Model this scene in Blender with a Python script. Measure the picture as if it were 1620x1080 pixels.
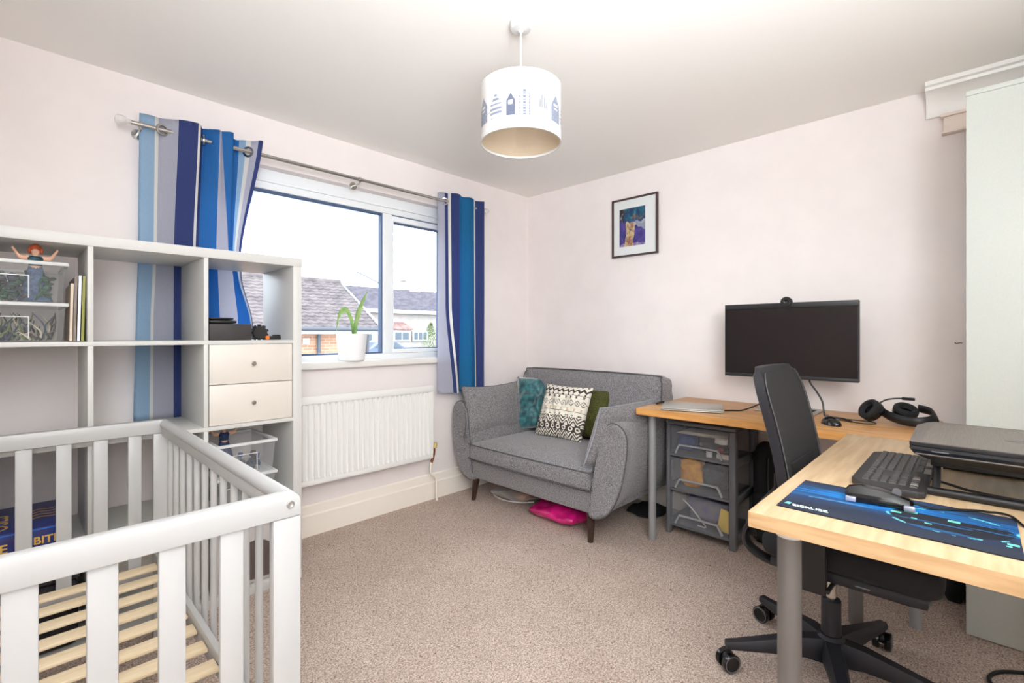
import bpy, bmesh, math, random
from mathutils import Vector, Matrix, noise as mnoise
R = math.radians
rnd = random.Random(7)
for o in list(bpy.data.objects): bpy.data.objects.remove(o)
SC = bpy.context.scene
COL = SC.collection

# ---------------------------------------------------------------- camera
cam_data = bpy.data.cameras.new('camera'); cam = bpy.data.objects.new('camera', cam_data); COL.objects.link(cam)
cam.location = (0, 0, 1.1182); cam.rotation_euler = (R(90), 0, R(44.0134-90))
cam_data.sensor_width = 36; cam_data.lens = 758.367*36/1620
cam_data.shift_x = -1.13/1620; cam_data.shift_y = -11.64/1620
cam_data.clip_start = 0.02; cam_data.clip_end = 300
SC.camera = cam
# ---------------------------------------------------------------- world: flat overcast sky
w = bpy.data.worlds.new('overcast_sky'); SC.world = w; w.use_nodes = True
bg = w.node_tree.nodes['Background']; bg.inputs[0].default_value = (0.90, 0.96, 1.0, 1); bg.inputs[1].default_value = 5.2
# ---------------------------------------------------------------- unseen soft fill lights added behind the camera, thrown up and into the room
def area(name, loc, target, size, power, col=(1, 1, 1)):
    l = bpy.data.lights.new(name, 'AREA'); l.shape = 'RECTANGLE'; l.size, l.size_y = size; l.energy = power; l.color = col
    o = bpy.data.objects.new(name, l); COL.objects.link(o); o.location = loc
    d = Vector(target)-Vector(loc); o.rotation_euler = d.to_track_quat('-Z', 'Y').to_euler(); return o
area('added_room_fill', (-0.10, -0.80, 1.65), (2.75, 2.6, 1.75), (1.1, 1.1), 25, (0.91, 0.962, 1.0)).data.spread = R(95)
area('added_ceiling_fill', (0.05, -0.50, 1.2), (0.30, -0.20, 2.25), (0.9, 0.9), 60, (0.91, 0.962, 1.0)).data.spread = R(118)
VS = SC.view_settings
VS.view_transform = 'Standard'; VS.look = 'None'; VS.gamma = 1; VS.exposure = 0.07; VS.use_curve_mapping = False
SC.cycles.max_bounces = 12; SC.cycles.diffuse_bounces = 9; SC.cycles.transparent_max_bounces = 16

# ---------------------------------------------------------------- materials
def lin(c):
    return tuple(((v/255)/12.92 if v/255 <= .04045 else ((v/255+.055)/1.055)**2.4) for v in c)
MATS = {}
def mat(name, rgb=(200, 200, 200), rough=.6, metal=0, var=0, vscale=40, bump=0, bscale=200, rgb2=None, alpha=1, trans=0, stretch=None, spec=.5, coat=0, detail=3, sheen=0, attr=None):
    if name in MATS: return MATS[name]
    m = bpy.data.materials.new(name); MATS[name] = m; m.use_nodes = True
    nt = m.node_tree; N = nt.nodes; L = nt.links; p = N['Principled BSDF']
    p.inputs['Roughness'].default_value = rough; p.inputs['Metallic'].default_value = metal
    p.inputs['Specular IOR Level'].default_value = spec; p.inputs['Coat Weight'].default_value = coat
    if sheen: p.inputs['Sheen Weight'].default_value = sheen
    p.inputs['Base Color'].default_value = (*lin(rgb), 1)
    tc = N.new('ShaderNodeTexCoord'); mp = N.new('ShaderNodeMapping'); L.new(tc.outputs['Object'], mp.inputs[0])
    if stretch: mp.inputs['Scale'].default_value = stretch
    if attr:
        a = N.new('ShaderNodeVertexColor'); a.layer_name = attr; L.new(a.outputs[0], p.inputs['Base Color'])
    elif var or rgb2:
        n = N.new('ShaderNodeTexNoise'); n.inputs['Scale'].default_value = vscale; n.inputs['Detail'].default_value = detail
        L.new(mp.outputs[0], n.inputs[0]); r = N.new('ShaderNodeValToRGB')
        c2 = rgb2 or tuple(max(0, v*(1-var)) for v in rgb)
        r.color_ramp.elements[0].position = .35; r.color_ramp.elements[1].position = .65
        r.color_ramp.elements[0].color = (*lin(c2), 1); r.color_ramp.elements[1].color = (*lin(rgb), 1)
        L.new(n.outputs[0], r.inputs[0]); L.new(r.outputs[0], p.inputs['Base Color'])
    if bump:
        b = N.new('ShaderNodeTexNoise'); b.inputs['Scale'].default_value = bscale; b.inputs['Detail'].default_value = 4
        L.new(mp.outputs[0], b.inputs[0]); q = N.new('ShaderNodeBump'); q.inputs['Strength'].default_value = bump; q.inputs['Distance'].default_value = .004
        L.new(b.outputs[0], q.inputs['Height']); L.new(q.outputs[0], p.inputs['Normal'])
    if alpha < 1: p.inputs['Alpha'].default_value = alpha
    if trans: p.inputs['Transmission Weight'].default_value = trans
    return m
def clear_plastic(name, rgb, opacity, rough=.15, edge=.5):      # thin see-through sheet: mostly transparent, some milky body, some gloss
    if name in MATS: return MATS[name]
    m = bpy.data.materials.new(name); MATS[name] = m; m.use_nodes = True; nt = m.node_tree; N = nt.nodes; L = nt.links
    p = N['Principled BSDF']; p.inputs['Base Color'].default_value = (*lin(rgb), 1); p.inputs['Roughness'].default_value = rough
    t = N.new('ShaderNodeBsdfTransparent'); x = N.new('ShaderNodeMixShader'); f = N.new('ShaderNodeLayerWeight'); f.inputs[0].default_value = .25
    ma = N.new('ShaderNodeMath'); ma.operation = 'MULTIPLY_ADD'; ma.inputs[1].default_value = edge; ma.inputs[2].default_value = opacity; ma.use_clamp = True
    L.new(f.outputs['Facing'], ma.inputs[0]); L.new(ma.outputs[0], x.inputs[0]); L.new(t.outputs[0], x.inputs[1]); L.new(p.outputs[0], x.inputs[2])
    L.new(x.outputs[0], N['Material Output'].inputs[0]); return m
def glass_pane(name):
    m = bpy.data.materials.new(name); MATS[name] = m; m.use_nodes = True; nt = m.node_tree; N = nt.nodes; L = nt.links
    g = N.new('ShaderNodeBsdfGlossy'); g.inputs['Roughness'].default_value = .02; t = N.new('ShaderNodeBsdfTransparent'); t.inputs[0].default_value = (.96, .98, 1, 1)
    x = N.new('ShaderNodeMixShader'); fr = N.new('ShaderNodeFresnel'); fr.inputs[0].default_value = 1.15
    L.new(fr.outputs[0], x.inputs[0]); L.new(t.outputs[0], x.inputs[1]); L.new(g.outputs[0], x.inputs[2]); L.new(x.outputs[0], N['Material Output'].inputs[0]); return m

# ---------------------------------------------------------------- mesh builder
class B:
    def __init__(s): s.bm = bmesh.new()
    def _merge(s, t, M=None):
        if M is not None: bmesh.ops.transform(t, matrix=M, verts=t.verts)
        me = bpy.data.meshes.new('t'); t.to_mesh(me); t.free(); s.bm.from_mesh(me); bpy.data.meshes.remove(me); return s
    def box(s, x0, x1, y0, y1, z0, z1, bev=0, seg=2, M=None):
        t = bmesh.new(); bmesh.ops.create_cube(t, size=1)
        for v in t.verts: v.co = Vector(((x0+x1)/2+v.co.x*(x1-x0), (y0+y1)/2+v.co.y*(y1-y0), (z0+z1)/2+v.co.z*(z1-z0)))
        if bev: bmesh.ops.bevel(t, geom=list(t.edges), offset=bev, segments=seg, profile=.5, affect='EDGES')
        return s._merge(t, M)
    def soft(s, x0, x1, y0, y1, z0, z1, r, puff=(0, 0, 0), cuts=9, M=None):
        t = bmesh.new(); bmesh.ops.create_cube(t, size=2); bmesh.ops.subdivide_edges(t, edges=list(t.edges), cuts=cuts, use_grid_fill=True)
        h = Vector(((x1-x0)/2, (y1-y0)/2, (z1-z0)/2)); c = Vector(((x1+x0)/2, (y1+y0)/2, (z1+z0)/2))
        for v in t.verts:
            p = v.co.copy(); e = Vector([math.copysign(abs(a)**.8, a) for a in p]); q = Vector((e.x*h.x, e.y*h.y, e.z*h.z))
            i = Vector([max(-(h[k]-r), min(h[k]-r, q[k])) for k in range(3)]); d = q-i
            if d.length > 1e-9: q = i+d.normalized()*r
            for k in range(3):
                a, b = [j for j in range(3) if j != k]
                if puff[k]: q[k] += puff[k]*(1-p[a]**2)*(1-p[b]**2)*(1 if p[k] > 0 else -1)*abs(p[k])
            v.co = c+q
        return s._merge(t, M)
    def cyl(s, p0, p1, r0, r1=None, n=20, bev=0):
        r1 = r0 if r1 is None else r1; p0, p1 = Vector(p0), Vector(p1); d = p1-p0
        if bev: return s.revolve(p0, d, [(0, 0), (r0-bev, 0), (r0, bev), (r1, d.length-bev), (r1-bev, d.length), (0, d.length)], n)
        return s.revolve(p0, d, [(0, 0), (r0, 0), (r1, d.length), (0, d.length)], n)
    def revolve(s, p0, d, prof, n=24, close=False):
        p0 = Vector(p0); q = Vector(d).to_track_quat('Z', 'Y'); rings = []
        for r, z in prof:
            if r < 1e-6: rings.append([s.bm.verts.new(p0+q@Vector((0, 0, z)))])
            else: rings.append([s.bm.verts.new(p0+q@Vector((r*math.cos(2*math.pi*k/n), r*math.sin(2*math.pi*k/n), z))) for k in range(n)])
        prs = list(zip(rings, rings[1:]))+([(rings[-1], rings[0])] if close else [])
        for a, b in prs:
            for k in range(n):
                j = (k+1) % n
                if len(a) == 1 and len(b) == 1: continue
                if len(a) == 1: s.bm.faces.new((a[0], b[j], b[k]))
                elif len(b) == 1: s.bm.faces.new((a[k], a[j], b[0]))
                else: s.bm.faces.new((a[k], a[j], b[j], b[k]))
        return s
    def tube(s, pts, r, n=8, smooth=True, flat=None, sub=5):
        P = [Vector(p) for p in pts]
        if smooth and len(P) > 2:
            Q = []; E = [P[0]*2-P[1]]+P+[P[-1]*2-P[-2]]
            for i in range(1, len(E)-2):
                for k in range(sub):
                    t = k/sub; a, b, c, d = E[i-1:i+3]
                    Q.append(.5*((2*b)+(c-a)*t+(2*a-5*b+4*c-d)*t*t+(3*b-a-3*c+d)*t**3))
            P = Q+[P[-1]]
        up = Vector((0, 0, 1)); rings = []; m = len(P)
        for i, p in enumerate(P):
            t = (P[min(i+1, m-1)]-P[max(i-1, 0)]).normalized()
            u = up-t*up.dot(t)
            if u.length < .05: u = Vector((1, 0, 0))-t*t.x
            u.normalize(); up = u; v = t.cross(u)
            rr = r(i/(m-1)) if callable(r) else r
            fa, fb = (flat or (1, 1))
            rings.append([s.bm.verts.new(p+u*rr*fa*math.cos(2*math.pi*k/n)+v*rr*fb*math.sin(2*math.pi*k/n)) for k in range(n)])
        return s.loft_v(rings)
    def loft_v(s, rings, caps=True, close=True):
        for a, b in zip(rings, rings[1:]):
            n = len(a)
            for k in range(n if close else n-1): s.bm.faces.new((a[k], a[(k+1) % n], b[(k+1) % n], b[k]))
        if caps and close:
            s.bm.faces.new(list(reversed(rings[0]))); s.bm.faces.new(rings[-1])
        return s
    def loft(s, rings, caps=True, close=True): return s.loft_v([[s.bm.verts.new(p) for p in r] for r in rings], caps, close)
    def prism(s, poly, axis, a0, a1, bev=0):
        def P(u, v, a): return {'x': (a, u, v), 'y': (u, a, v), 'z': (u, v, a)}[axis]
        t = bmesh.new(); A = [t.verts.new(P(u, v, a0)) for u, v in poly]; C = [t.verts.new(P(u, v, a1)) for u, v in poly]; n = len(poly)
        t.faces.new(A); t.faces.new(list(reversed(C)))
        for k in range(n): t.faces.new((A[k], A[(k+1) % n], C[(k+1) % n], C[k]))
        bmesh.ops.recalc_face_normals(t, faces=t.faces)
        if bev:
            es = [e for e in t.edges if len(e.link_faces) == 2 and e.calc_face_angle() > .5]
            bmesh.ops.bevel(t, geom=es, offset=bev, segments=2, profile=.5, affect='EDGES')
        return s._merge(t)
    def sphere(s, c, r, n=12, sc=(1, 1, 1)):
        t = bmesh.new(); bmesh.ops.create_uvsphere(t, u_segments=n, v_segments=max(6, n//2+2), radius=1)
        for v in t.verts: v.co = Vector(c)+Vector((v.co.x*r*sc[0], v.co.y*r*sc[1], v.co.z*r*sc[2]))
        return s._merge(t)
    def grid(s, f, nu, nv, colf=None, layer='print'):
        V = [[s.bm.verts.new(f(i/nu, j/nv)) for j in range(nv+1)] for i in range(nu+1)]
        cl = None
        if colf: cl = s.bm.loops.layers.color.get(layer) or s.bm.loops.layers.color.new(layer)
        for i in range(nu):
            for j in range(nv):
                fc = s.bm.faces.new((V[i][j], V[i+1][j], V[i+1][j+1], V[i][j+1]))
                if colf:
                    c = colf((i+.5)/nu, (j+.5)/nv)
                    for l in fc.loops: l[cl] = (c[0]/255, c[1]/255, c[2]/255, 1)
        return s
    def xf(s, M): bmesh.ops.transform(s.bm, matrix=M, verts=s.bm.verts); return s
def mesh_of(b, name, m, recalc=True, sharp=38):
    bm = b.bm
    if recalc: bmesh.ops.recalc_face_normals(bm, faces=bm.faces)
    for f in bm.faces: f.smooth = True
    for e in bm.edges:
        if len(e.link_faces) == 2 and e.calc_face_angle(0) > R(sharp): e.smooth = False
    me = bpy.data.meshes.new(name); bm.to_mesh(me); bm.free()
    for k in (m if isinstance(m, (list, tuple)) else [m]): me.materials.append(k)
    return me
def wloc(p):
    v = Vector((0, 0, 0))
    while p: v += p.location; p = p.parent
    return v
def obj(name, b, m, parent=None, label=None, recalc=True, sharp=38, local=False):
    bm = b.bm
    if parent and not local:
        o_ = wloc(parent); bmesh.ops.translate(bm, vec=-o_, verts=bm.verts); loc = Vector()
    elif not parent:
        xs = [v.co for v in bm.verts]; loc = Vector(((min(v.x for v in xs)+max(v.x for v in xs))/2, (min(v.y for v in xs)+max(v.y for v in xs))/2, min(v.z for v in xs)))
        bmesh.ops.translate(bm, vec=-loc, verts=bm.verts)
    else: loc = Vector()
    o = bpy.data.objects.new(name, mesh_of(b, name, m, recalc, sharp)); COL.objects.link(o); o.location = loc
    if parent: o.parent = parent
    if label: o['label'] = label
    return o
def piece(name, me, parent, loc, rz=0):
    o = bpy.data.objects.new(name, me); COL.objects.link(o); o.parent = parent; o.location = Vector(loc)-wloc(parent); o.rotation_euler.z = rz; return o
def thing(name, loc, label, cat, group=None, rz=0):
    o = bpy.data.objects.new(name, None); COL.objects.link(o); o.location = loc; o.rotation_euler.z = rz; o.empty_display_size = .05
    return tag(o, label, cat, group)
def tag(o, label, cat, group=None):
    o['label'] = label; o['category'] = cat
    if group: o['group'] = group
    return o
def struct(name, b, m, parent=None, label=None, cat=None):
    o = obj(name, b, m, parent, sharp=30)
    if not parent:
        o['kind'] = 'structure'; o['label'] = label; o['category'] = cat
    return o
def sempty(name, loc, label, cat):
    o = thing(name, loc, label, cat); o['kind'] = 'structure'; return o
def basis(o, x, y, z):
    return Matrix((( x[0], y[0], z[0], o[0]), (x[1], y[1], z[1], o[1]), (x[2], y[2], z[2], o[2]), (0, 0, 0, 1)))
def text_part(name, txt, size, M, m, parent, depth=.0004, bold=0):
    c = bpy.data.curves.new('txt', 'FONT'); c.body = txt; c.size = size; c.extrude = depth; c.offset = bold; c.align_x = 'LEFT'
    to = bpy.data.objects.new('txt', c); me = bpy.data.meshes.new_from_object(to); bpy.data.objects.remove(to); bpy.data.curves.remove(c)
    me.transform(M); me.transform(Matrix.Translation(-wloc(parent))); me.materials.clear(); me.materials.append(m); me.name = name
    o = bpy.data.objects.new(name, me); COL.objects.link(o); o.parent = parent; return o

WALL = mat('pale_pink_wall_paint', (235, 228, 226), .85, var=.015, vscale=6, bump=.06, bscale=300)
CEIL = mat('ceiling_paint', (240, 238, 234), .9, bump=.10, bscale=160)
WHITE = mat('white_lacquer', (212, 212, 211), .35)
GLOSSW = mat('white_gloss_paint', (232, 231, 227), .3)
CREAMP = mat('cream_skirting_paint', (243, 237, 226), .4)
PVC = mat('window_upvc', (236, 240, 243), .3)
GASKET = mat('window_gasket', (70, 92, 128), .5)
RADM = mat('radiator_enamel', (236, 236, 233), .35)
CHROME = mat('brushed_chrome', (190, 186, 180), .25, 1)
BLACK = mat('black_plastic', (24, 23, 24), .45)
BLACKG = mat('glossy_black_plastic', (16, 16, 17), .18)
BLACKM = mat('matt_black_fabric', (30, 30, 32), .9, var=.3, vscale=500, bump=.2, bscale=700)
DGREY = mat('dark_grey_plastic', (92, 92, 95), .5)
GLASS = glass_pane('window_glass')

# ---------------------------------------------------------------- the room shell
XW, YW, H = 2.947, 2.667, 2.248; XL, YB = -0.66, -1.0
carpet = mat('carpet_pile', (232, 216, 205), .95, rgb2=(158, 138, 125), vscale=190, detail=5, bump=1.0, bscale=260, spec=.1)
# second, larger tread variation and dark flecks in the pile
nt = carpet.node_tree; N = nt.nodes; L = nt.links; p = N['Principled BSDF']; src = p.inputs['Base Color'].links[0].from_socket
n2 = N.new('ShaderNodeTexNoise'); n2.inputs['Scale'].default_value = 3.2; n2.inputs['Detail'].default_value = 6; n2.inputs['Roughness'].default_value = .65
tc = [n for n in N if n.type == 'TEX_COORD'][0]; L.new(tc.outputs['Object'], n2.inputs[0])
r2 = N.new('ShaderNodeValToRGB'); r2.color_ramp.elements[0].position = .3; r2.color_ramp.elements[1].position = .7; r2.color_ramp.elements[0].color = (.86, .84, .82, 1); r2.color_ramp.elements[1].color = (1, 1, 1, 1)
L.new(n2.outputs[0], r2.inputs[0]); mx = N.new('ShaderNodeMix'); mx.data_type = 'RGBA'; mx.blend_type = 'MULTIPLY'; mx.inputs[0].default_value = 1
L.new(src, mx.inputs[6]); L.new(r2.outputs[0], mx.inputs[7])
n3 = N.new('ShaderNodeTexNoise'); n3.inputs['Scale'].default_value = 75; n3.inputs['Detail'].default_value = 2; L.new(tc.outputs['Object'], n3.inputs[0])
r3 = N.new('ShaderNodeValToRGB'); r3.color_ramp.elements[0].position = .30; r3.color_ramp.elements[1].position = .40; r3.color_ramp.elements[0].color = (.62, .56, .50, 1); r3.color_ramp.elements[1].color = (1, 1, 1, 1); L.new(n3.outputs[0], r3.inputs[0])
mx2 = N.new('ShaderNodeMix'); mx2.data_type = 'RGBA'; mx2.blend_type = 'MULTIPLY'; mx2.inputs[0].default_value = 1; L.new(mx.outputs[2], mx2.inputs[6]); L.new(r3.outputs[0], mx2.inputs[7]); L.new(mx2.outputs[2], p.inputs['Base Color'])
struct('floor', B().box(XL-.1, XW+.1, YB-.1, YW+.1, -.12, 0), carpet, label='beige speckled carpet covering the bedroom floor', cat='floor')
struct('ceiling', B().box(XL-.1, XW+.1, YB-.1, YW+.18, H, H+.12), CEIL, label='plain white painted ceiling', cat='ceiling')
struct('wall_right', B().box(XW, XW+.15, YB-.1, YW+.18, 0, H), WALL, label='pale pink wall with the framed picture', cat='wall')
struct('wall_left', B().box(XL-.15, XL, YB-.1, YW+.18, 0, H), WALL, label='pale pink side wall beside the cot', cat='wall')
struct('wall_rear', B().box(XL, XW, YB-.15, YB, 0, H), WALL, label='pale pink wall behind the viewer', cat='wall')
WX0, WX1, WZ0, WZ1 = .62, 2.20, .945, 2.0
wb = B().box(XL, WX0, YW, YW+.16, 0, H).box(WX1, XW, YW, YW+.16, 0, H).box(WX0, WX1, YW, YW+.16, 0, WZ0).box(WX0, WX1, YW, YW+.16, WZ1, H)
struct('wall_front', wb, WALL, label='pale pink wall with the window opening', cat='wall')
sk = [(0, 0), (.02, 0), (.02, .112), (.014, .12), (.011, .165), (.006, .172), (0, .172)]
struct('baseboard_front', B().prism([(YW-a, z) for a, z in sk], 'x', XL, XW), CREAMP, label='cream skirting board under the radiator wall', cat='skirting board')
struct('baseboard_right', B().prism([(XW-a, z) for a, z in sk], 'y', YB, YW-.021), CREAMP, label='cream skirting board along the picture wall', cat='skirting board')
# coved cornice fragment with a returned end, high on the right wall
cov = [(0, 0), (.115, 0), (.115, -.018), (.10, -.022), (.095, -.034)]+[(.095-.075*math.sin(a), -.034-.085*(1-math.cos(a))) for a in [R(10*k) for k in range(1, 10)]]+[(.018, -.135), (0, -.135)]
struct('trim_1', B().prism([(XW-a, H+z) for a, z in cov], 'y', YB+.01, .165), GLOSSW, label='white coved cornice at the ceiling above the wardrobe', cat='cornice')
struct('trim_2', B().box(XW-.045, XW, YB+.01, .115, H-.150, H-.136, .003).box(XW-.035, XW, YB+.01, .105, H-.215, H-.150, .004).box(XW-.042, XW, YB+.01, .112, H-.225, H-.215, .003), mat('trim_paint', (228, 214, 204), .5), label='narrow moulding below the white cornice by the wardrobe', cat='moulding')

# window
win = sempty('window_1', (1.4, 2.75, WZ0), 'white framed window looking out on tiled roofs', 'window')
FY0, FY1 = 2.725, 2.79
obj('frame', B().box(WX0, WX1, FY0, FY1, 1.893, 2.0, .004).box(WX0, WX1, FY0-.012, FY0, 1.93, 1.945, .002).box(WX0, WX1, FY0, FY1, WZ0, .996, .004).box(WX0, .70, FY0, FY1, .996, 1.893, .004)
    .box(2.125, WX1, FY0, FY1, .996, 1.893, .004), PVC, win)
obj('mullion', B().box(1.63, 1.694, FY0, FY1, .996, 1.893, .004), PVC, win)
sash = obj('sash', B().box(1.694, 2.125, FY0-.008, FY1-.01, 1.85, 1.884, .003).box(1.694, 2.125, FY0-.008, FY1-.01, .997, 1.022, .003).box(2.09, 2.125, FY0-.008, FY1-.01, 1.022, 1.85, .003).box(1.694, 1.70, FY0-.008, FY1-.01, 1.022, 1.85), PVC, win)
def ring(x0, x1, z0, z1, t, y0, y1):
    return B().box(x0, x1, y0, y1, z1-t, z1).box(x0, x1, y0, y1, z0, z0+t).box(x0, x0+t, y0, y1, z0+t, z1-t).box(x1-t, x1, y0, y1, z0+t, z1-t)
obj('gasket', ring(.70, 1.63, .996, 1.893, .009, FY0+.012, FY0+.05), GASKET, win)
obj('gasket', ring(1.70, 2.09, 1.022, 1.85, .006, FY0+.012, FY0+.05), GASKET, win)
obj('gasket', B().box(1.694, 2.125, FY0-.004, FY0+.004, 1.884, 1.889), GASKET, win)
obj('pane', B().box(.70, 1.63, 2.765, 2.769, .996, 1.893), GLASS, win, 'large fixed pane')
obj('pane', B().box(1.70, 2.09, 2.765, 2.769, 1.022, 1.85), GLASS, win, 'narrow opening pane')
# added ragged sheet: pale haze painted along the top of the large pane
b = B(); haze_mat = clear_plastic('pale_haze', (226, 236, 242), .62, .8); prev = None; x = .71
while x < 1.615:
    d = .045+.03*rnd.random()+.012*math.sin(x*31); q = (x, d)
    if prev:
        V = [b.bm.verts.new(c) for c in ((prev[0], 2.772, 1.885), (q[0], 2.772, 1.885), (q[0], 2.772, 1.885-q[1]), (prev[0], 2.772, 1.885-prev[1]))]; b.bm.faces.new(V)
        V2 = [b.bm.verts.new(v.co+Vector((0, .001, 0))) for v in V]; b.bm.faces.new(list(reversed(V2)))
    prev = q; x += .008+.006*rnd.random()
obj('haze_strip', b, haze_mat, win, 'added ragged strip of pale haze along the top of the large pane', recalc=False)
obj('window_sill', B().box(.60, 2.215, 2.622, 2.725, .922, .962, .008, 3), GLOSSW, win)
# ---------------------------------------------------------------- shelving unit against the window wall
KX1, KY0, KY1 = .9124, 2.23, 2.618; KX0 = KX1-1.465
KW = mat('shelf_white_foil', (206, 206, 203), .42)
unit = thing('shelving_unit', ((KX0+KX1)/2, (KY0+KY1)/2, 0), 'white cube shelving unit with two drawers under the window', 'shelving unit')
obj('top_panel', B().box(KX0, KX1, KY0, KY1, 1.427, 1.465, .0015), KW, unit)
obj('bottom_panel', B().box(KX0, KX1, KY0, KY1, 0.0, .038, .0015), KW, unit)
for x in (KX0+.0005, KX1-.0385): obj('side_panel', B().box(x, x+.038, KY0+.001, KY1, .038, 1.427, .0015), KW, unit)
CX = [KX1-.038-.335*(k+1)-.016*k for k in range(4)]         # left edge of each cell, from the right
CZ = [.038+.3510*k+(.0 if k == 0 else .0) for k in range(4)]  # floor of each row
CZ = [.038, .389, .7405, 1.092]
for k in range(3):
    z = CZ[k+1]; obj('shelf', B().box(KX0+.038, KX1-.038, KY0+.002, KY1, z-.016, z, .001), KW, unit)
for c in range(3):
    for r_ in range(4):
        top = CZ[r_+1]-.016 if r_ < 3 else 1.427
        obj('divider', B().box(CX[c]-.016, CX[c], KY0+.0025, KY1, CZ[r_], top, .001), KW, unit)
DRW = mat('drawer_front_white', (218, 212, 203), .4)
for k in range(2):
    z0 = .7405+.002+k*.1675; dx0, dx1 = CX[0]+.004, CX[0]+.331
    d = obj('drawer', B().box(dx0, dx1, KY0+.006, KY0+.022, z0, z0+.1650, .0015).box(dx0+.006, dx1-.006, KY0+.022, KY0+.36, z0+.01, z0+.135), DRW, unit)
    obj('knob', B().revolve(((dx0+dx1)/2, KY0+.006, z0+.083), (0, -1, 0), [(0, 0), (.005, 0), (.0045, .008), (.009, .012), (.009, .017), (.006, .02), (0, .02)], 16), CHROME, d)
# see-through toy boxes
CLR = clear_plastic('clear_polypropylene', (226, 229, 230), .05, .2); RIM = clear_plastic('clear_rim', (238, 240, 240), .6, .3)
def toy_box(x0, x1, y0, y1, z0, z1, label, lid=False):
    t = thing('storage_box', ((x0+x1)/2, (y0+y1)/2, z0), label, 'storage box', 'clear plastic boxes on the shelves')
    k = .012; th = .0016
    def rect(i, z): return [(x0+i, y0+i, z), (x1-i, y0+i, z), (x1-i, y1-i, z), (x0+i, y1-i, z)]
    b = B().loft([rect(k, z1-.0)[0:0] or rect(k, z0), rect(k*.3, z1-.012)], caps=False); bb = b.bm
    b.loft([rect(k+th, z0+.002), rect(k*.3+th, z1-.012)], caps=False); b.box(x0+k, x1-k, y0+k, y1-k, z0, z0+.002)
    obj('body', b, CLR, t, recalc=False)
    b = B()
    for a in ((x0-.004, x1+.004, y0-.004, y0+.008), (x0-.004, x1+.004, y1-.008, y1+.004), (x0-.004, x0+.008, y0+.008, y1-.008), (x1-.008, x1+.004, y0+.008, y1-.008)): b.box(*a, z1-.012, z1, .002)
    if lid: b.box(x0, x1, y0, y1, z1-.004, z1-.001)
    obj('rim', b, RIM, t)
    w_ = (x1-x0); lx0, lx1 = x0+.03, x0+w_*.66; b = B(); zt = z0+(z1-z0)*.62
    for a in ((lx0, lx1, zt, zt+.003), (lx1-.003, lx1, z0+.012, zt), (lx0, lx0+.003, z0+.012, zt)): b.box(a[0], a[1], y0-.001, y0+.002, a[2], a[3])
    obj('label_holder', b, RIM, t); return t
def tangle(name, x0, x1, y0, y1, z0, z1, n, cols, label, leafy):
    b = B(); me_cols = cols
    r = random.Random(len(label)*13+n)
    for i in range(n):
        p = Vector((r.uniform(x0, x1), r.uniform(y0, y1), z0+.004)); q = p+Vector((r.uniform(-.05, .05), r.uniform(-.05, .05), r.uniform(.25, 1)*(z1-z0)))
        q.x = min(max(q.x, x0), x1); q.y = min(max(q.y, y0), y1); mid = (p+q)/2+Vector((r.uniform(-.02, .02), r.uniform(-.02, .02), 0)); mid.x = min(max(mid.x, x0), x1); mid.y = min(max(mid.y, y0), y1)
        f0 = len(b.bm.faces); b.tube([p, mid, q], lambda t: .0042*(1-t*.6), 5, sub=3)
        if leafy:
            for k in range(9):
                c = p.lerp(q, r.uniform(.1, 1)); b.sphere(c, r.uniform(.006, .014), 5, (1, 1, .5))
        b.bm.faces.ensure_lookup_table(); mi = r.randrange(len(cols))
        for f in b.bm.faces[f0:]: f.material_index = mi
    o = obj(name, b, cols, None, sharp=60); tag(o, label, 'toys'); o['kind'] = 'stuff'; return o
tg = [mat('toy_'+n, c, .5) for n, c in (('dark_green', (44, 84, 62)), ('slate', (60, 70, 88)), ('bark', (70, 58, 50)), ('moss', (100, 112, 72)), ('cream', (200, 190, 170)))]
bx0, bx1 = -.150, .121
toy_box(bx0, bx1, 2.245, 2.585, 1.0925, 1.224, 'clear plastic box of brown toy branches, lower of the pair on the top shelf')
toy_box(bx0, bx1, 2.245, 2.585, 1.2265, 1.362, 'clear plastic box of green toys with a doll standing in it, on the top shelf')
tangle('toy_branches', bx0+.025, bx1-.025, 2.272, 2.47, 1.0955, 1.19, 90, [tg[2], tg[1], tg[3], tg[2], tg[4]], 'jumble of brown and grey toy branches in the lower clear box', False)
tangle('toy_foliage', bx0+.025, bx1-.03, 2.272, 2.39, 1.230, 1.335, 44, [tg[0], tg[1], tg[0], tg[2]], 'jumble of green toy foliage in the upper clear box', True)
SKIN = mat('doll_skin', (226, 178, 150), .5); REDH = mat('doll_red_hair', (186, 84, 48), .6); DENIM = mat('doll_blue_dress', (86, 110, 146), .7, var=.35, vscale=90); TEALD = mat('doll_teal_top', (44, 96, 110), .6, var=.4, vscale=120)
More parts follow.
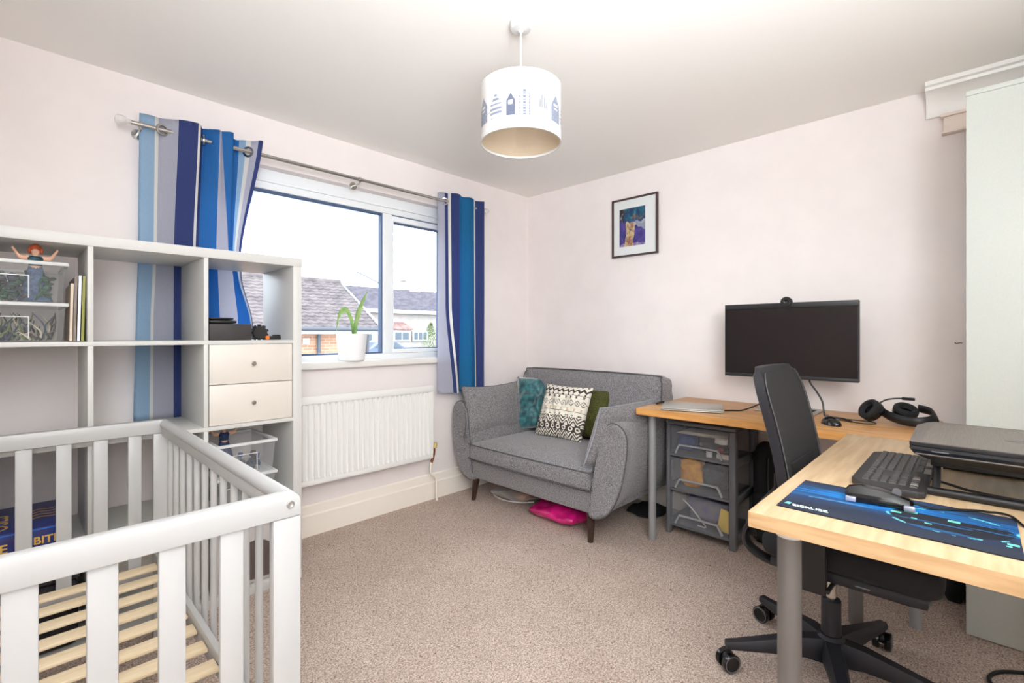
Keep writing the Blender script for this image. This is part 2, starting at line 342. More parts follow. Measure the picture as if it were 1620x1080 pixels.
def doll(x, y, z, s, label, hair, dress, top):
    t = thing('toy_doll', (x, y, z), label, 'doll'); M = Matrix.Translation((x, y, z)) @ Matrix.Diagonal((s*.55, s*.55, s, 1))
    b = B().loft([[(r*math.cos(a)*1.0, r*.8*math.sin(a), zz) for a in [math.tau*k/12 for k in range(12)]] for r, zz in ((.15, .56), (.15, .64), (.19, .76), (.08, .785), (.06, .81), (.09, .835), (.105, .88), (.09, .93), (.03, .955))])
    for sx in (-1, 1): b.tube([(sx*.16, 0, .765), (sx*.34, -.03, .765), (sx*.44, -.03, .85), (sx*.52, -.03, .93)], lambda t_: .045*(1-.45*t_), 7)
    for sx in (-1, 1): b.sphere((sx*.04, -.085, .885), .013, 6)
    b.sphere((0, -.095, .862), .013, 6); obj('body', b.xf(M), SKIN, t)
    b = B().sphere((0, .03, .915), .12, 12, (1.1, .9, .8))
    for k in range(9):
        a = math.pi*(.05+.9*k/8); b.sphere((.135*math.cos(a), .04, .875+.085*math.sin(a)), .05, 7)
    obj('hair', b.xf(M), hair, t)
    obj('dress', B().loft([[(r*math.cos(a), r*.7*math.sin(a), zz) for a in [math.tau*k/14 for k in range(14)]] for r, zz in ((.42, 0), (.38, .06), (.29, .34), (.16, .60), (.15, .64))]).xf(M), dress, t)
    obj('bodice', B().loft([[(r*math.cos(a), r*.84*math.sin(a), zz) for a in [math.tau*k/14 for k in range(14)]] for r, zz in ((.155, .62), (.165, .69), (.195, .76), (.12, .79))]).xf(M), top, t)
doll(.045, 2.315, 1.230, .195, 'small red haired doll in a long blue dress standing in the top box', REDH, DENIM, TEALD)
# books leaning in the same cell
for i, (a, h_, c, lb) in enumerate([(.1275, .20, (214, 196, 176), 'thin tan book next to the clear boxes on the top shelf'), (.1370, .225, (132, 120, 110), 'grey brown book with a yellow edge leaning on the top shelf'), (.1475, .23, (226, 232, 240), 'white spined book between the grey brown and green books'), (.1580, .228, (150, 152, 74), 'olive green book nearest the shelf divider')]):
    th = .0075; M = Matrix.Translation((a, 0, 1.0945)) @ Matrix.Rotation(R(1.2), 4, 'Y')
    t = thing('book', (a, 2.40, 1.0945), lb, 'book', 'books leaning on the top shelf')
    cm = mat('book_cover_%d' % i, c, .5); ed = mat('book_yellow_edge', (206, 164, 58), .5)
    obj('cover', B().box(0, .0012, 2.27, 2.53, 0, h_, M=M).box(th-.0012, th, 2.27, 2.53, 0, h_, M=M).box(0, th, 2.268, 2.27, 0, h_, M=M), cm, t)
    obj('pages', B().box(.0012, th-.0012, 2.27, 2.527, .002, h_-.004, M=M), ed if i in (1, 3) else mat('paper', (232, 226, 214), .8), t)
# black box, case and toy in the upper right cell
o = obj('black_box', B().box(CX[0]+.006, .706, 2.245, 2.50, 1.0925, 1.161, .004), mat('charcoal_card', (54, 50, 50), .6)); tag(o, 'flat charcoal box on the shelf above the drawers', 'box')
t = thing('black_case', (.60, 2.36, 1.161), 'slim black case lying on the charcoal box', 'case')
obj('body', B().soft(CX[0]+.01, .652, 2.255, 2.46, 1.1615, 1.178, .008, cuts=5), BLACK, t); obj('lid', B().soft(CX[0]+.012, .640, 2.258, 2.45, 1.178, 1.188, .005, cuts=5), BLACKG, t)
t = thing('toy_gadget', (.77, 2.30, 1.0925), 'black toy with a round gear and an orange knob beside the charcoal box', 'toy')
b = B().cyl((.745, 2.262, 1.1245), (.745, 2.29, 1.1245), .030, n=22, bev=.003)
for k in range(10):
    a = math.tau*k/10; b.box(-.005, .005, 2.266, 2.286, .027, .036, M=Matrix.Translation((.745, 0, 1.1245)) @ Matrix.Rotation(a, 4, 'Y'))
obj('gear', b, BLACK, t); obj('barrel', B().box(.765, .832, 2.262, 2.285, 1.0935, 1.110, .003).box(.80, .83, 2.262, 2.285, 1.110, 1.116, .002), BLACK, t)
obj('knob', B().sphere((.772, 2.255, 1.103), .0095, 12), mat('orange_plastic', (238, 120, 52), .4), t)
# boxes in the lower right cells
toy_box(.575, .806, 2.245, 2.56, .3895, .515, 'clear plastic box under the one with the blue doll, behind the cot', True)
toy_box(.575, .806, 2.245, 2.56, .5175, .655, 'clear plastic box with a dark blue doll, below the drawers')
tangle('toy_figures', .60, .77, 2.27, 2.40, .521, .60, 16, [tg[1], tg[2], mat('toy_blue', (60, 84, 130), .5)], 'jumble of grey and blue toys in the box below the drawers', True)
doll(.640, 2.40, .521, .205, 'small dark haired doll in a navy dress in the box below the drawers', mat('doll_dark_hair', (60, 46, 44), .6), mat('doll_navy_dress', (46, 70, 120), .7, var=.4, vscale=120), mat('doll_navy_dress', (46, 70, 120)))
t = thing('storage_tub', (.70, 2.40, .0385), 'large translucent tub with a dark arched opening on the bottom shelf', 'tub')
MILK = clear_plastic('milky_plastic', (214, 210, 208), .75, .35)
obj('body', B().box(.56, .84, 2.25, 2.56, .0385, .285, .012), MILK, t); obj('lid', B().box(.552, .848, 2.242, 2.568, .286, .312, .006), RIM, t)
arch = [(.64, .06), (.80, .06), (.80, .15)]+[(.72+.08*math.cos(R(a)), .15+.075*math.sin(R(a))) for a in range(15, 180, 15)]+[(.64, .15)]
obj('arch_panel', B().prism(arch, 'y', 2.244, 2.2495), mat('dark_taupe_plastic', (92, 80, 78), .5), t)
# board game box lying on the second shelf from the bottom (left), and a dark basket below
t = thing('board_game_box', (-.025, 2.41, .3895), 'blue board game box with gold lettering lying on the shelf behind the cot', 'game box')
BLU = mat('game_box_blue', (36, 66, 140), .45, rgb2=(58, 52, 110), vscale=26); GOLD = mat('gold_print', (226, 182, 92), .5)
obj('tray', B().box(-.158, .112, 2.248, 2.576, .3895, .45, .001), BLU, t); lid = obj('lid', B().box(-.160, .114, 2.245, 2.58, .40, .474, .001), BLU, t)
obj('stripe', B().box(-.160, .1145, 2.2445, 2.2452, .466, .470), mat('bright_blue_print', (40, 110, 210), .5), lid)
FR = lambda x, z: basis((x, 2.2446, z), (1, 0, 0), (0, 0, 1), (0, -1, 0))
text_part('lettering', 'KE', .040, FR(-.066, .413), GOLD, lid, bold=.0008); text_part('lettering', 'BITR', .034, FR(.038, .420), GOLD, lid, bold=.0008)
TP = lambda x, y: basis((x, y, .4742), (1, 0, 0), (0, 1, 0), (0, 0, 1))
text_part('lettering', 'OSES', .085, basis((-.02, 2.285, .4742), (0, 1, 0), (-1, 0, 0), (0, 0, 1)), GOLD, lid)
for k in range(4): obj('gold_stroke', B().tube([(.035, 2.36+.035*k, .4745), (.06, 2.375+.035*k, .4745), (.085, 2.362+.035*k, .4745), (.105, 2.372+.035*k, .4745)], .004, 5, flat=(.15, 1)), GOLD, lid)
t = thing('shelf_basket', (-.02, 2.42, .0385), 'dark woven basket on the bottom shelf behind the cot', 'basket')
bm_ = mat('dark_wicker', (58, 52, 54), .8, var=.4, vscale=140, bump=.5, bscale=140)
obj('body', B().box(-.15, .15, 2.25, 2.56, .0385, .27, .02), bm_, t); obj('rim', B().box(-.155, .155, 2.245, 2.565, .27, .29, .008), bm_, t)

# ---------------------------------------------------------------- cot
cot = thing('cot', (.055, 1.59, 0), 'white wooden cot without mattress in front of the shelving unit', 'cot')
CW = mat('cot_white_paint', (187, 188, 188), .32); SLW = mat('pale_pine', (238, 220, 188), .55, rgb2=(226, 204, 166), vscale=9, stretch=(1, 12, 12))
CXL, CXR, CYN, CYF, CT = -.29, .402, .985, 2.195, .801
def endpanel(y0, y1):
    n = 5; r = .022
    poly = [(CXL, .752), (CXR, .752)]+[(CXR-r+r*math.cos(R(a)), CT-r+r*math.sin(R(a))) for a in range(0, 91, 15)]+[(CXL+r-r*math.sin(R(a)), CT-r+r*math.cos(R(a))) for a in range(0, 91, 15)]
    rail = obj('top_rail', B().prism(poly, 'y', y0, y1, .003), CW, cot)
    yi = 1 if y0 < 1.5 else -1
    for x in (CXL, CXR-.053):
        obj('leg', B().box(x, x+.053, y0+.002, y1-.002, 0, .7515, .003), CW, cot)
    obj('bottom_rail', B().box(CXL+.053, CXR-.053, y0+.004, y1-.004, .20, .25, .003), CW, cot)
    sl = mesh_of(B().box(-.0195, .0195, -.007, .007, 0, .5015, .003), 'slat', CW)
    for k in range(6): piece('slat', sl, cot, ((.278-.0915*k) if yi > 0 else (.296-.0935*k), (y0+y1)/2, .2502))
    if yi > 0:
        for x in (CXR-.022, CXL+.022):
            bo = obj('bolt', B().revolve((x, y0, .778), (0, -1, 0), [(0, 0), (.0075, 0), (.0075, .002), (.0055, .0025), (.003, .001), (0, .001)], 18), mat('nickel', (186, 186, 184), .35, .8), rail)
endpanel(CYN, CYN+.027); endpanel(CYF-.027, CYF)
sp = mesh_of(B().cyl((0, 0, 0), (0, 0, .495), .0085, n=12), 'spindle', CW)
for xs, s_ in ((CXR-.018, 1), (CXL+.018, -1)):
    b = B().box(xs-.011, xs+.011, CYN+.027, CYF-.027, .742, .782, .004)
    ring_ = [(xs+.0165*math.cos(R(a)), .784+.0165*math.sin(R(a))) for a in range(0, 360, 24)]
    b.prism(ring_, 'y', CYN+.0271, CYF-.0271); obj('side_rail', b, CW, cot)
    obj('side_bottom_rail', B().box(xs-.011, xs+.011, CYN+.027, CYF-.027, .205, .247, .004), CW, cot)
    y = 2.08
    while y > 1.06:
        piece('spindle', sp, cot, (xs, y, .2470)); y -= .0905
for xs in (CXR-.054, CXL+.038): obj('base_rail', B().box(xs, xs+.016, CYN+.03, CYF-.03, .262, .322, .002), CW, cot)
bs = mesh_of(B().box(CXL+.056, CXR-.056, -.0265, .0265, 0, .010, .003), 'base_slat', SLW)
for k in range(11): piece('base_slat', bs, cot, (0, 2.085-.104*k, .292))

# ---------------------------------------------------------------- curtains and rod
RODY, RODZ = 2.58, 2.018
rod = thing('curtain_rod', (1.34, RODY, RODZ), 'brushed metal curtain rod above the window', 'curtain rod')
obj('pole', B().cyl((.335, RODY, RODZ), (2.36, RODY, RODZ), .0095, n=16), CHROME, rod)
ACR = clear_plastic('clear_acrylic', (230, 226, 224), .45, .1)
for x, d in ((.335, -1), (2.36, 1)): obj('finial', B().revolve((x, RODY, RODZ), (d, 0, 0), [(0, 0), (.011, 0), (.011, .012), (.016, .016), (.020, .026), (.019, .042), (.013, .050), (0, .052)], 18), ACR, rod)
for x in (.37, 1.39, 2.33): obj('bracket', B().cyl((x, YW-.002, RODZ-.02), (x, YW-.008, RODZ-.02), .022, n=18).tube([(x, YW-.008, RODZ-.02), (x, RODY+.03, RODZ-.022), (x, RODY, RODZ-.016)], .005, 8).cyl((x-.006, RODY, RODZ), (x+.006, RODY, RODZ), .0135, n=16), CHROME, rod)
CC = {k: mat('curtain_'+k, c, .85, bump=.12, bscale=900, var=v, vscale=700) for k, c, v in (('lightblue', (178, 210, 236), .08), ('cream', (246, 245, 240), .03), ('grey', (206, 208, 222), .08), ('navy', (70, 86, 150), .10), ('royal', (56, 134, 208), .10), ('teal', (38, 134, 192), .10))}
CK = list(CC)
def curtain(name, label, rows, cols, zt, zb_extra=0):
    # rows: list of (z, [x...], [y...]) from top to bottom; cols: colour of every strip
    t = thing(name, ((rows[0][1][0]+rows[0][1][-1])/2, 2.6, rows[-1][0]), label, 'curtain', 'striped curtains')
    b = B(); n = len(cols); NS = 5; NV = 40; strips = []
    def interp(z, i, which):
        for a, c in zip(rows, rows[1:]):
            if z <= a[0] and z >= c[0]:
                f = (a[0]-z)/(a[0]-c[0]); f = .6*f+.4*f*f*(3-2*f); return a[which][i]*(1-f)+c[which][i]*f
        return rows[-1][which][i]
    grid = []
    for j in range(NV+1):
        z = rows[0][0]+(rows[-1][0]-rows[0][0])*j/NV; ln = []
        X = [interp(z, i, 1) for i in range(n+1)]; Y = [interp(z, i, 2) for i in range(n+1)]
        for i in range(n):
            for k in range(NS):
                f = k/NS; a, c, d, e = max(i-1, 0), i, i+1, min(i+2, n)
                cr = lambda S: .5*(2*S[c]+(S[d]-S[a])*f+(2*S[a]-5*S[c]+4*S[d]-S[e])*f*f+(3*S[c]-S[a]-3*S[d]+S[e])*f**3)
                y = cr(Y); x = X[c]*(1-f)+X[d]*f; ln.append((x, y, z+.0035*math.sin(i*2.1+k*.4)*(1 if j in (0, NV) else 0)))
        ln.append((X[n], Y[n], z)); grid.append([b.bm.verts.new(v) for v in ln])
    for j in range(NV):
        for q in range(n*NS):
            f = b.bm.faces.new((grid[j][q], grid[j+1][q], grid[j+1][q+1], grid[j][q+1])); f.material_index = CK.index(cols[q//NS])
    bmesh.ops.solidify(b.bm, geom=list(b.bm.faces), thickness=.0016)
    obj('cloth', b, list(CC.values()), t, recalc=True, sharp=80); return t
def eyelet(parent, x, y, nrm):
    obj('eyelet', B().revolve(Vector((x, y, RODZ))-Vector(nrm)*.003, nrm, [(.0165, 0), (.0185, .006), (.024, .007), (.0265, .004), (.0265, 0)], 24, close=True), CHROME, parent)
lc = ['lightblue', 'cream', 'grey', 'navy', 'cream', 'navy', 'royal', 'royal', 'grey', 'royal', 'royal', 'royal', 'lightblue', 'cream', 'grey', 'navy']
lt = [.369, .424, .436, .503, .576, .586, .602, .612, .660, .673, .719, .736, .763, .790, .806, .832, .852]
ly = [2.602, 2.602, 2.592, 2.557, 2.545, 2.548, 2.592, 2.592, 2.540, 2.560, 2.546, 2.604, 2.614, 2.600, 2.575, 2.552, 2.548]
lm = [.368, .424, .436, .501, .575, .585, .597, .602, .668, .720, .732, .738, .746, .752, .758, .768, .778]
ln_ = [.366, .420, .432, .500, .570, .578, .592, .620, .675, .742, .762, .768, .770, .772, .774, .776, .778]
lmy = [2.625, 2.63, 2.634, 2.64, 2.638, 2.636, 2.634, 2.632, 2.628, 2.632, 2.640, 2.648, 2.652, 2.648, 2.640, 2.634, 2.630]
ll = [.361, .413, .424, .500, .560, .568, .590, .640, .684, .765, .800, .826, .828, .829, .830, .831, .832]
lb_ = [.352, .41, .423, .50, .56, .57, .59, .63, .67, .68, .74, .76, .78, .79, .80, .815, .83]
tl = curtain('curtain', 'blue, navy and grey striped curtain bunched behind the shelving unit', [(2.075, lt, ly), (1.54, lm, lmy), (1.40, ln_, lmy), (1.18, ll, [v+.004 for v in lmy]), (.735, lb_, [v+.004 for v in lmy])], lc, 2.07)
for x, y, nr in ((.447, 2.578, (.45, -1, 0)), (.606, 2.583, (1, -.2, 0)), (.797, 2.588, (1, .9, 0))): eyelet(tl, x, y, nr)
rc = ['grey', 'navy', 'cream', 'navy', 'teal', 'teal', 'teal', 'cream', 'navy', 'grey']
rt = [1.975, 2.017, 2.033, 2.048, 2.110, 2.150, 2.200, 2.258, 2.279, 2.346, 2.371]
rty = [2.612, 2.590, 2.575, 2.562, 2.548, 2.566, 2.550, 2.566, 2.575, 2.552, 2.590]
rm = [1.972, 2.024, 2.04, 2.055, 2.115, 2.155, 2.205, 2.262, 2.280, 2.345, 2.374]
rb = [1.964, 2.077, 2.099, 2.118, 2.142, 2.178, 2.214, 2.275, 2.285, 2.340, 2.383]
rby = [2.60, 2.570, 2.558, 2.562, 2.590, 2.565, 2.545, 2.57, 2.572, 2.552, 2.59]
tr = curtain('curtain', 'blue, navy and grey striped curtain hanging behind the sofa', [(2.075, rt, rty), (1.3, rm, rty), (.715, rb, rby)], rc, 2.07)
eyelet(tr, 2.018, 2.59, (-.7, -.8, 0))
# ---------------------------------------------------------------- radiator
rad = thing('radiator', (1.42, 2.60, .30), 'white panel radiator with vertical flutes under the window', 'radiator')
RX0, RX1, RZ0, RZ1, RY = .925, 1.912, .301, .782, 2.575
b = B(); n = 29; pts = []; px0 = RX0+.018; pitch = (RX1-RX0-.036)/n
prof = []
for k in range(n):
    for f, d in ((.0, 0), (.10, .011), (.38, .011), (.48, 0)): prof.append((px0+(k+f)*pitch, d))
prof.append((RX1-.018, 0))
levels = [(RZ0+.030, 0), (RZ0+.048, 1), (RZ1-.062, 1), (RZ1-.044, 0)]
rows_ = [[b.bm.verts.new((x, RY+d*k, z)) for x, d in prof] for z, k in levels]
b.loft_v(rows_, caps=False, close=False)
b.box(RX0, RX1, RY+.001, RY+.012, RZ0, RZ0+.030, .003).box(RX0, RX1, RY+.001, RY+.012, RZ1-.044, RZ1, .003).box(RX0, RX0+.018, RY+.001, RY+.012, RZ0+.03, RZ1-.044).box(RX1-.018, RX1, RY+.001, RY+.012, RZ0+.03, RZ1-.044)
obj('front_panel', b, RADM, rad); obj('rear_panel', B().box(RX0, RX1, RY+.013, RY+.020, RZ0+.01, RZ1-.01).box(RX0, RX1, RY+.02, RY+.045, RZ1-.03, RZ1-.008), RADM, rad)
for x in (RX0+.15, RX1-.15): obj('wall_bracket', B().box(x, x+.03, RY+.045, YW-.001, RZ0+.1, RZ1-.1), RADM, rad)
COP = mat('old_copper', (140, 84, 46), .4, .7); BRASS = mat('valve_cap', (196, 176, 112), .5)
v = obj('valve', B().tube([(RX1, RY+.012, .352), (RX1+.014, RY+.012, .352), (RX1+.012, RY+.016, .31), (RX1-.002, RY+.02, .268)], .0085, 10), COP, rad)
obj('valve_cap', B().revolve((RX1+.018, RY+.012, .362), (.15, 0, 1), [(0, 0), (.011, 0), (.015, .004), (.015, .03), (.012, .036), (0, .036)], 14), BRASS, v)
obj('pipe', B().tube([(RX1-.003, RY+.02, .272), (RX1-.006, RY+.022, .225), (RX1+.0, RY+.024, .195), (RX1+.035, RY+.030, .165), (RX1+.048, RY+.032, .14), (RX1+.050, RY+.032, .06), (RX1+.050, RY+.032, .001)], .0075, 10), CREAMP, rad)
# ---------------------------------------------------------------- potted plant on the sill
pot = thing('potted_plant', (1.378, 2.672, .962), 'long leaved green plant in a white pot on the window sill', 'plant')
PX, PY = 1.378, 2.655
def ptlathe(prof): return B().revolve((PX, PY, .962), (0, 0, 1), prof, 32)
obj('pot', ptlathe([(0, 0), (.066, 0), (.072, .004), (.090, .155), (.0905, .158), (.086, .158), (.083, .14), (0, .14)]), mat('white_ceramic', (244, 245, 246), .2), pot)
obj('soil', ptlathe([(0, .1405), (.082, .1405), (.05, .15), (0, .152)]), mat('soil', (64, 50, 40), .95, bump=.6, bscale=120), pot)
LEAF = mat('leaf_green', (128, 176, 96), .4, rgb2=(176, 208, 140), vscale=30)
def leaf(pts, w):
    P = [Vector(p) for p in pts]; b = B(); Q = []; n = len(P)
    E = [P[0]*2-P[1]]+P+[P[-1]*2-P[-2]]
    for i in range(1, n):
        for k in range(7):
            t_ = k/7; a, c, d, e = E[i-1], E[i], E[i+1], E[i+2]; Q.append(.5*((2*c)+(d-a)*t_+(2*a-5*c+4*d-e)*t_*t_+(3*c-a-3*d+e)*t_**3))
    Q.append(P[-1]); m = len(Q); rings = []
    for i, q in enumerate(Q):
        t_ = i/(m-1); tg_ = (Q[min(i+1, m-1)]-Q[max(i-1, 0)]).normalized(); side = tg_.cross(Vector((.5, -.85, .2))).normalized(); up = side.cross(tg_)
        ww = w*(.45+1.1*math.sin(math.pi*min(1, t_*.9+.1))**.8)*(1-t_**6)+.0008
        rings.append([q-side*ww+up*ww*.35, q+up*.0006, q+side*ww+up*ww*.35, q-up*.0008])
    b.loft(rings); return b
for pts, w_ in (([(1.392, 2.664, 1.10), (1.40, 2.655, 1.19), (1.43, 2.65, 1.29), (1.475, 2.64, 1.385)], .014), ([(1.398, 2.66, 1.10), (1.402, 2.66, 1.17), (1.415, 2.67, 1.24), (1.43, 2.67, 1.285)], .010), ([(1.386, 2.66, 1.10), (1.372, 2.655, 1.19), (1.335, 2.645, 1.255), (1.29, 2.635, 1.235), (1.268, 2.63, 1.13)], .012)):
    obj('leaf', leaf(pts, w_), LEAF, pot)
# ---------------------------------------------------------------- sofa
SG = mat('grey_wool_upholstery', (150, 147, 149), .9, rgb2=(84, 81, 84), vscale=190, detail=6, bump=.25, bscale=500, sheen=.25)
PIPE = mat('charcoal_piping', (84, 82, 84), .9)
DKW = mat('dark_walnut', (64, 40, 30), .45, rgb2=(48, 30, 24), vscale=20, stretch=(6, 6, 1))
sofa = thing('sofa', (2.5, 1.93, 0), 'grey two seat sofa with flared arms in the corner', 'sofa')
SX0, SX1 = 2.085, 2.90; YA, YBm = 1.245, 2.612         # outer faces of the arms at their widest
obj('base', B().box(SX0+.02, SX1, 1.40, 2.46, .165, .285, .015, 3), SG, sofa)
sc = obj('seat_cushion', B().soft(SX0-.012, 2.72, 1.452, 2.408, .285, .405, .028, (.008, 0, .028), 13), SG, sofa)
b = B()
for z in (.300, .392): b.tube([(SX0+.10, 1.4545, z), (SX0+.02, 1.4545, z), (SX0-.010, 1.478, z), (SX0-.0165, 1.93, z), (SX0-.010, 2.382, z), (SX0+.02, 2.4055, z), (SX0+.10, 2.4055, z)], .0035, 6)
obj('piping', b, PIPE, sc)
def arm_profile(s):       # cross-section (y, z) of an arm: narrow foot, belly outward, rounded top; s=+1 window side, -1 desk side
    base = 2.612 if s > 0 else 1.245
    pr = [(.215, .155), (.150, .165), (.085, .22), (.035, .33), (.008, .46), (0, .56), (.010, .615), (.040, .650), (.085, .662), (.120, .645), (.148, .60), (.165, .52), (.190, .40), (.205, .28), (.215, .20)]
    return [(base-s*a, z) for a, z in pr]
def round_prof(P, k=3):
    out = []; n = len(P)
    for i in range(n):
        a, b_, c, d = [Vector((*P[(i+j) % n], 0)) for j in (-1, 0, 1, 2)]
        for q in range(k):
            t = q/k; v = .5*((2*b_)+(c-a)*t+(2*a-5*b_+4*c-d)*t*t+(3*b_-a-3*c+d)*t**3); out.append((v.x, v.y))
    return out
for s in (1, -1):
    P = round_prof(arm_profile(s)); cy = sum(p[0] for p in P)/len(P); cz = sum(p[1] for p in P)/len(P)
    def shr(f): return [(cy+(y-cy)*f, cz+(z-cz)*f) for y, z in P]
    rings = []
    for x, f in ((SX0+.004, .90), (SX0, .94), (SX0+.003, .975), (SX0+.012, 1.0), (SX0+.09, 1.0), (SX0+.17, 1.0), (SX0+.26, 1.0), (SX0+.4, 1.0), (SX1-.06, .99), (SX1-.02, .96), (SX1, .9)):
        rings.append([(x+.05*max(0, (z-.3))*(1 if x < 2.2 else 0), y-s*.055*max(0, min(1, (x-2.1)/.22)), z) for y, z in shr(f)])
    a = obj('arm', B().loft(rings), SG, sofa, sharp=50)
    b = B(); Q = shr(1.0); pp = [(SX0+.010+.05*max(0, z-.3), y, z) for y, z in Q]
    m = len(pp); b.tube(pp[1:m-2], .004, 6, smooth=False); obj('piping', b, PIPE, a)
# back: frame leaning slightly, with a box cushion in front
Mb = Matrix.Translation((2.80, 0, .20)) @ Matrix.Rotation(R(7), 4, 'Y')
obj('back_frame', B().soft(-.02, .10, 1.40, 2.47, 0, .58, .04, cuts=7, M=Mb), SG, sofa)
bc = obj('back_cushion', B().soft(-.165, -.005, 1.355, 2.515, .19, .655, .055, (.015, 0, .006), 13, M=Mb), SG, sofa)
b = B(); e = [(-.158, 1.368, .25), (-.158, 1.366, .55), (-.150, 1.382, .625), (-.140, 1.43, .648), (-.148, 1.93, .654), (-.140, 2.44, .648), (-.150, 2.488, .625), (-.158, 2.504, .55), (-.158, 2.502, .25)]
b.tube([Mb @ Vector(p_) for p_ in e], .004, 6); obj('piping', b, PIPE, bc)
for x, y, dx, dy in ((2.165, 1.50, -.018, -.008), (2.165, 2.43, -.018, .012), (2.82, 1.50, .02, -.01), (2.82, 2.40, .02, .01)):
    obj('leg', B().loft([[(x+dx+r_*math.cos(a), y+dy+r_*math.sin(a), z) for a in [math.tau*k/14 for k in range(14)]] for r_, z in ((.015, 0), (.0155, .004))]+[[(x+.026*math.cos(a), y+.026*math.sin(a), .166) for a in [math.tau*k/14 for k in range(14)]]]), DKW, sofa)
# cushions
def cushion(name, o, right, up, w, h, t, m, label, piping=None, colf=None, n=26, ears=.05, seed=0, wrinkle=.0):
    right = Vector(right).normalized(); up = Vector(up); up = (up-right*up.dot(right)).normalized(); nrm = right.cross(up); M = basis(o, right, up, nrm)
    root = thing(name, o, label, 'cushion', 'cushions on the sofa')
    def shape(u, v, side):
        a, c = u*2-1, v*2-1
        th = t/2*max(0, (1-abs(a)**3.2))**.55*max(0, (1-abs(c)**3.2))**.55
        if wrinkle: th += wrinkle*mnoise.noise(Vector((a*3+seed, c*3, side*2)))*(1-a*a)*(1-c*c)*1.5+wrinkle*.5*mnoise.noise(Vector((a*8+seed, c*8, side)))*(1-a*a)*(1-c*c)
        return Vector((w/2*a*(1-ears*(1-c*c)), h/2+h/2*c*(1-ears*(1-a*a)), side*th))
    b = B(); b.grid(lambda u, v: shape(u, v, 1), n, n, colf); b.grid(lambda u, v: shape(u, v, -1), n, n, colf)
    bmesh.ops.remove_doubles(b.bm, verts=b.bm.verts, dist=1e-5); b.xf(M)
    body = obj('cover', b, m, root, sharp=120)
    if piping:
        pts = [(-1+2*k/12, -1) for k in range(12)]+[(1, -1+2*k/12) for k in range(12)]+[(1-2*k/12, 1) for k in range(12)]+[(-1, 1-2*k/12) for k in range(13)]
        obj('piping', B().tube([M @ shape(p_[0]/2+.5, p_[1]/2+.5, 0) for p_ in pts], .0035, 6, smooth=False), piping, root)
    return root
cushion('scatter_cushion', (2.325, 2.43, .425), (1, -.10, 0), (.01, .13, 1), .50, .345, .14, SG, 'grey sofa cushion propped against the arm by the curtain', PIPE, ears=.11)
cushion('scatter_cushion', (2.325, 1.464, .425), (-1, .06, 0), (.02, -.34, 1), .52, .335, .13, SG, 'grey sofa cushion propped against the arm by the desk', mat('lit_piping', (150, 156, 164), .9))  # pale piping colour paints window light on the cushion edge
TEAL = mat('teal_crushed_velvet', (48, 122, 126), .45, rgb2=(10, 56, 66), vscale=30, detail=6, bump=.3, bscale=60, sheen=.9)
cushion('velvet_cushion', (2.605, 2.285, .43), (.55, -.95, .06), (.42, .05, 1), .30, .40, .11, TEAL, 'teal crushed velvet cushion at the back of the sofa', seed=3, wrinkle=.03, ears=.06)
MOSS = mat('moss_green_shag', (92, 92, 40), .95, rgb2=(42, 46, 16), vscale=160, detail=5, bump=1, bscale=160)
cushion('shag_cushion', (2.605, 1.895, .43), (0, -1, 0), (.30, 0, 1), .37, .335, .10, MOSS, 'moss green shaggy cushion half hidden behind the patterned cushion', seed=9, wrinkle=.02)
def tri(x): return abs((x % 1)-.5)*2
CRM, INK, TAN = (232, 226, 212), (62, 54, 52), (206, 176, 128)
def aztec(u, v):
    v = 1-v
    def ch(c, lo): return INK if c else CRM
    if v < .16: return ch(((tri(u*9)*.5+v*9) % 1) < .42, 0) if v > .02 else CRM
    if v < .19: return ch(tri(u*9+.5) > .75 and True, 0)
    if v < .20: return INK
    if v < .27:
        k = (u*8) % 1; return ch(abs(k-.5) < .08+.16*abs((v-.235)/.03) and abs(v-.235) < .024, 0)
    if v < .28: return CRM
    if v < .42:
        d = abs(((u*10) % 1)-.5)*2+abs(v-.35)/.06; return ch(.75 < d < 1.02 or d < .28, 0)
    if v < .44: return CRM
    if v < .50:
        k = (u*8) % 1; return TAN if (abs(k-.5) < .06+.16*abs((v-.47)/.03) and abs(v-.47) < .022) else CRM
    if v < .51: return INK
    if v < .55: return CRM
    if v < .60:
        k = (u*8) % 1; return ch(abs(v-.575) < .006+.05*abs(k-.5) and abs(k-.5) < .2, 0)
    if v < .76: return ch(((tri(u*7)*.09+v)*16 % 1) < .5, 0) if v < .735 else ch(tri(u*7) < .6, 0)
    if v < .86:
        k = ((u*8) % 1-.5)/8*1.0; d = math.hypot(k, (v-.81)); return ch(not (.022 < d < .042), 0) if d > .016 else ch(True, 0)
    return ch(((tri(u*7)*.09+v)*16 % 1) < .52, 0)
PRT = mat('printed_cotton', rough=.85, attr='print', bump=.15, bscale=800)
cushion('patterned_cushion', (2.485, 1.995, .425), (.02, -1, 0), (.42, .0, 1), .385, .37, .12, PRT, 'cream cushion with a dark zigzag and diamond pattern at the centre of the sofa', colf=aztec, n=110, seed=5, wrinkle=.02)
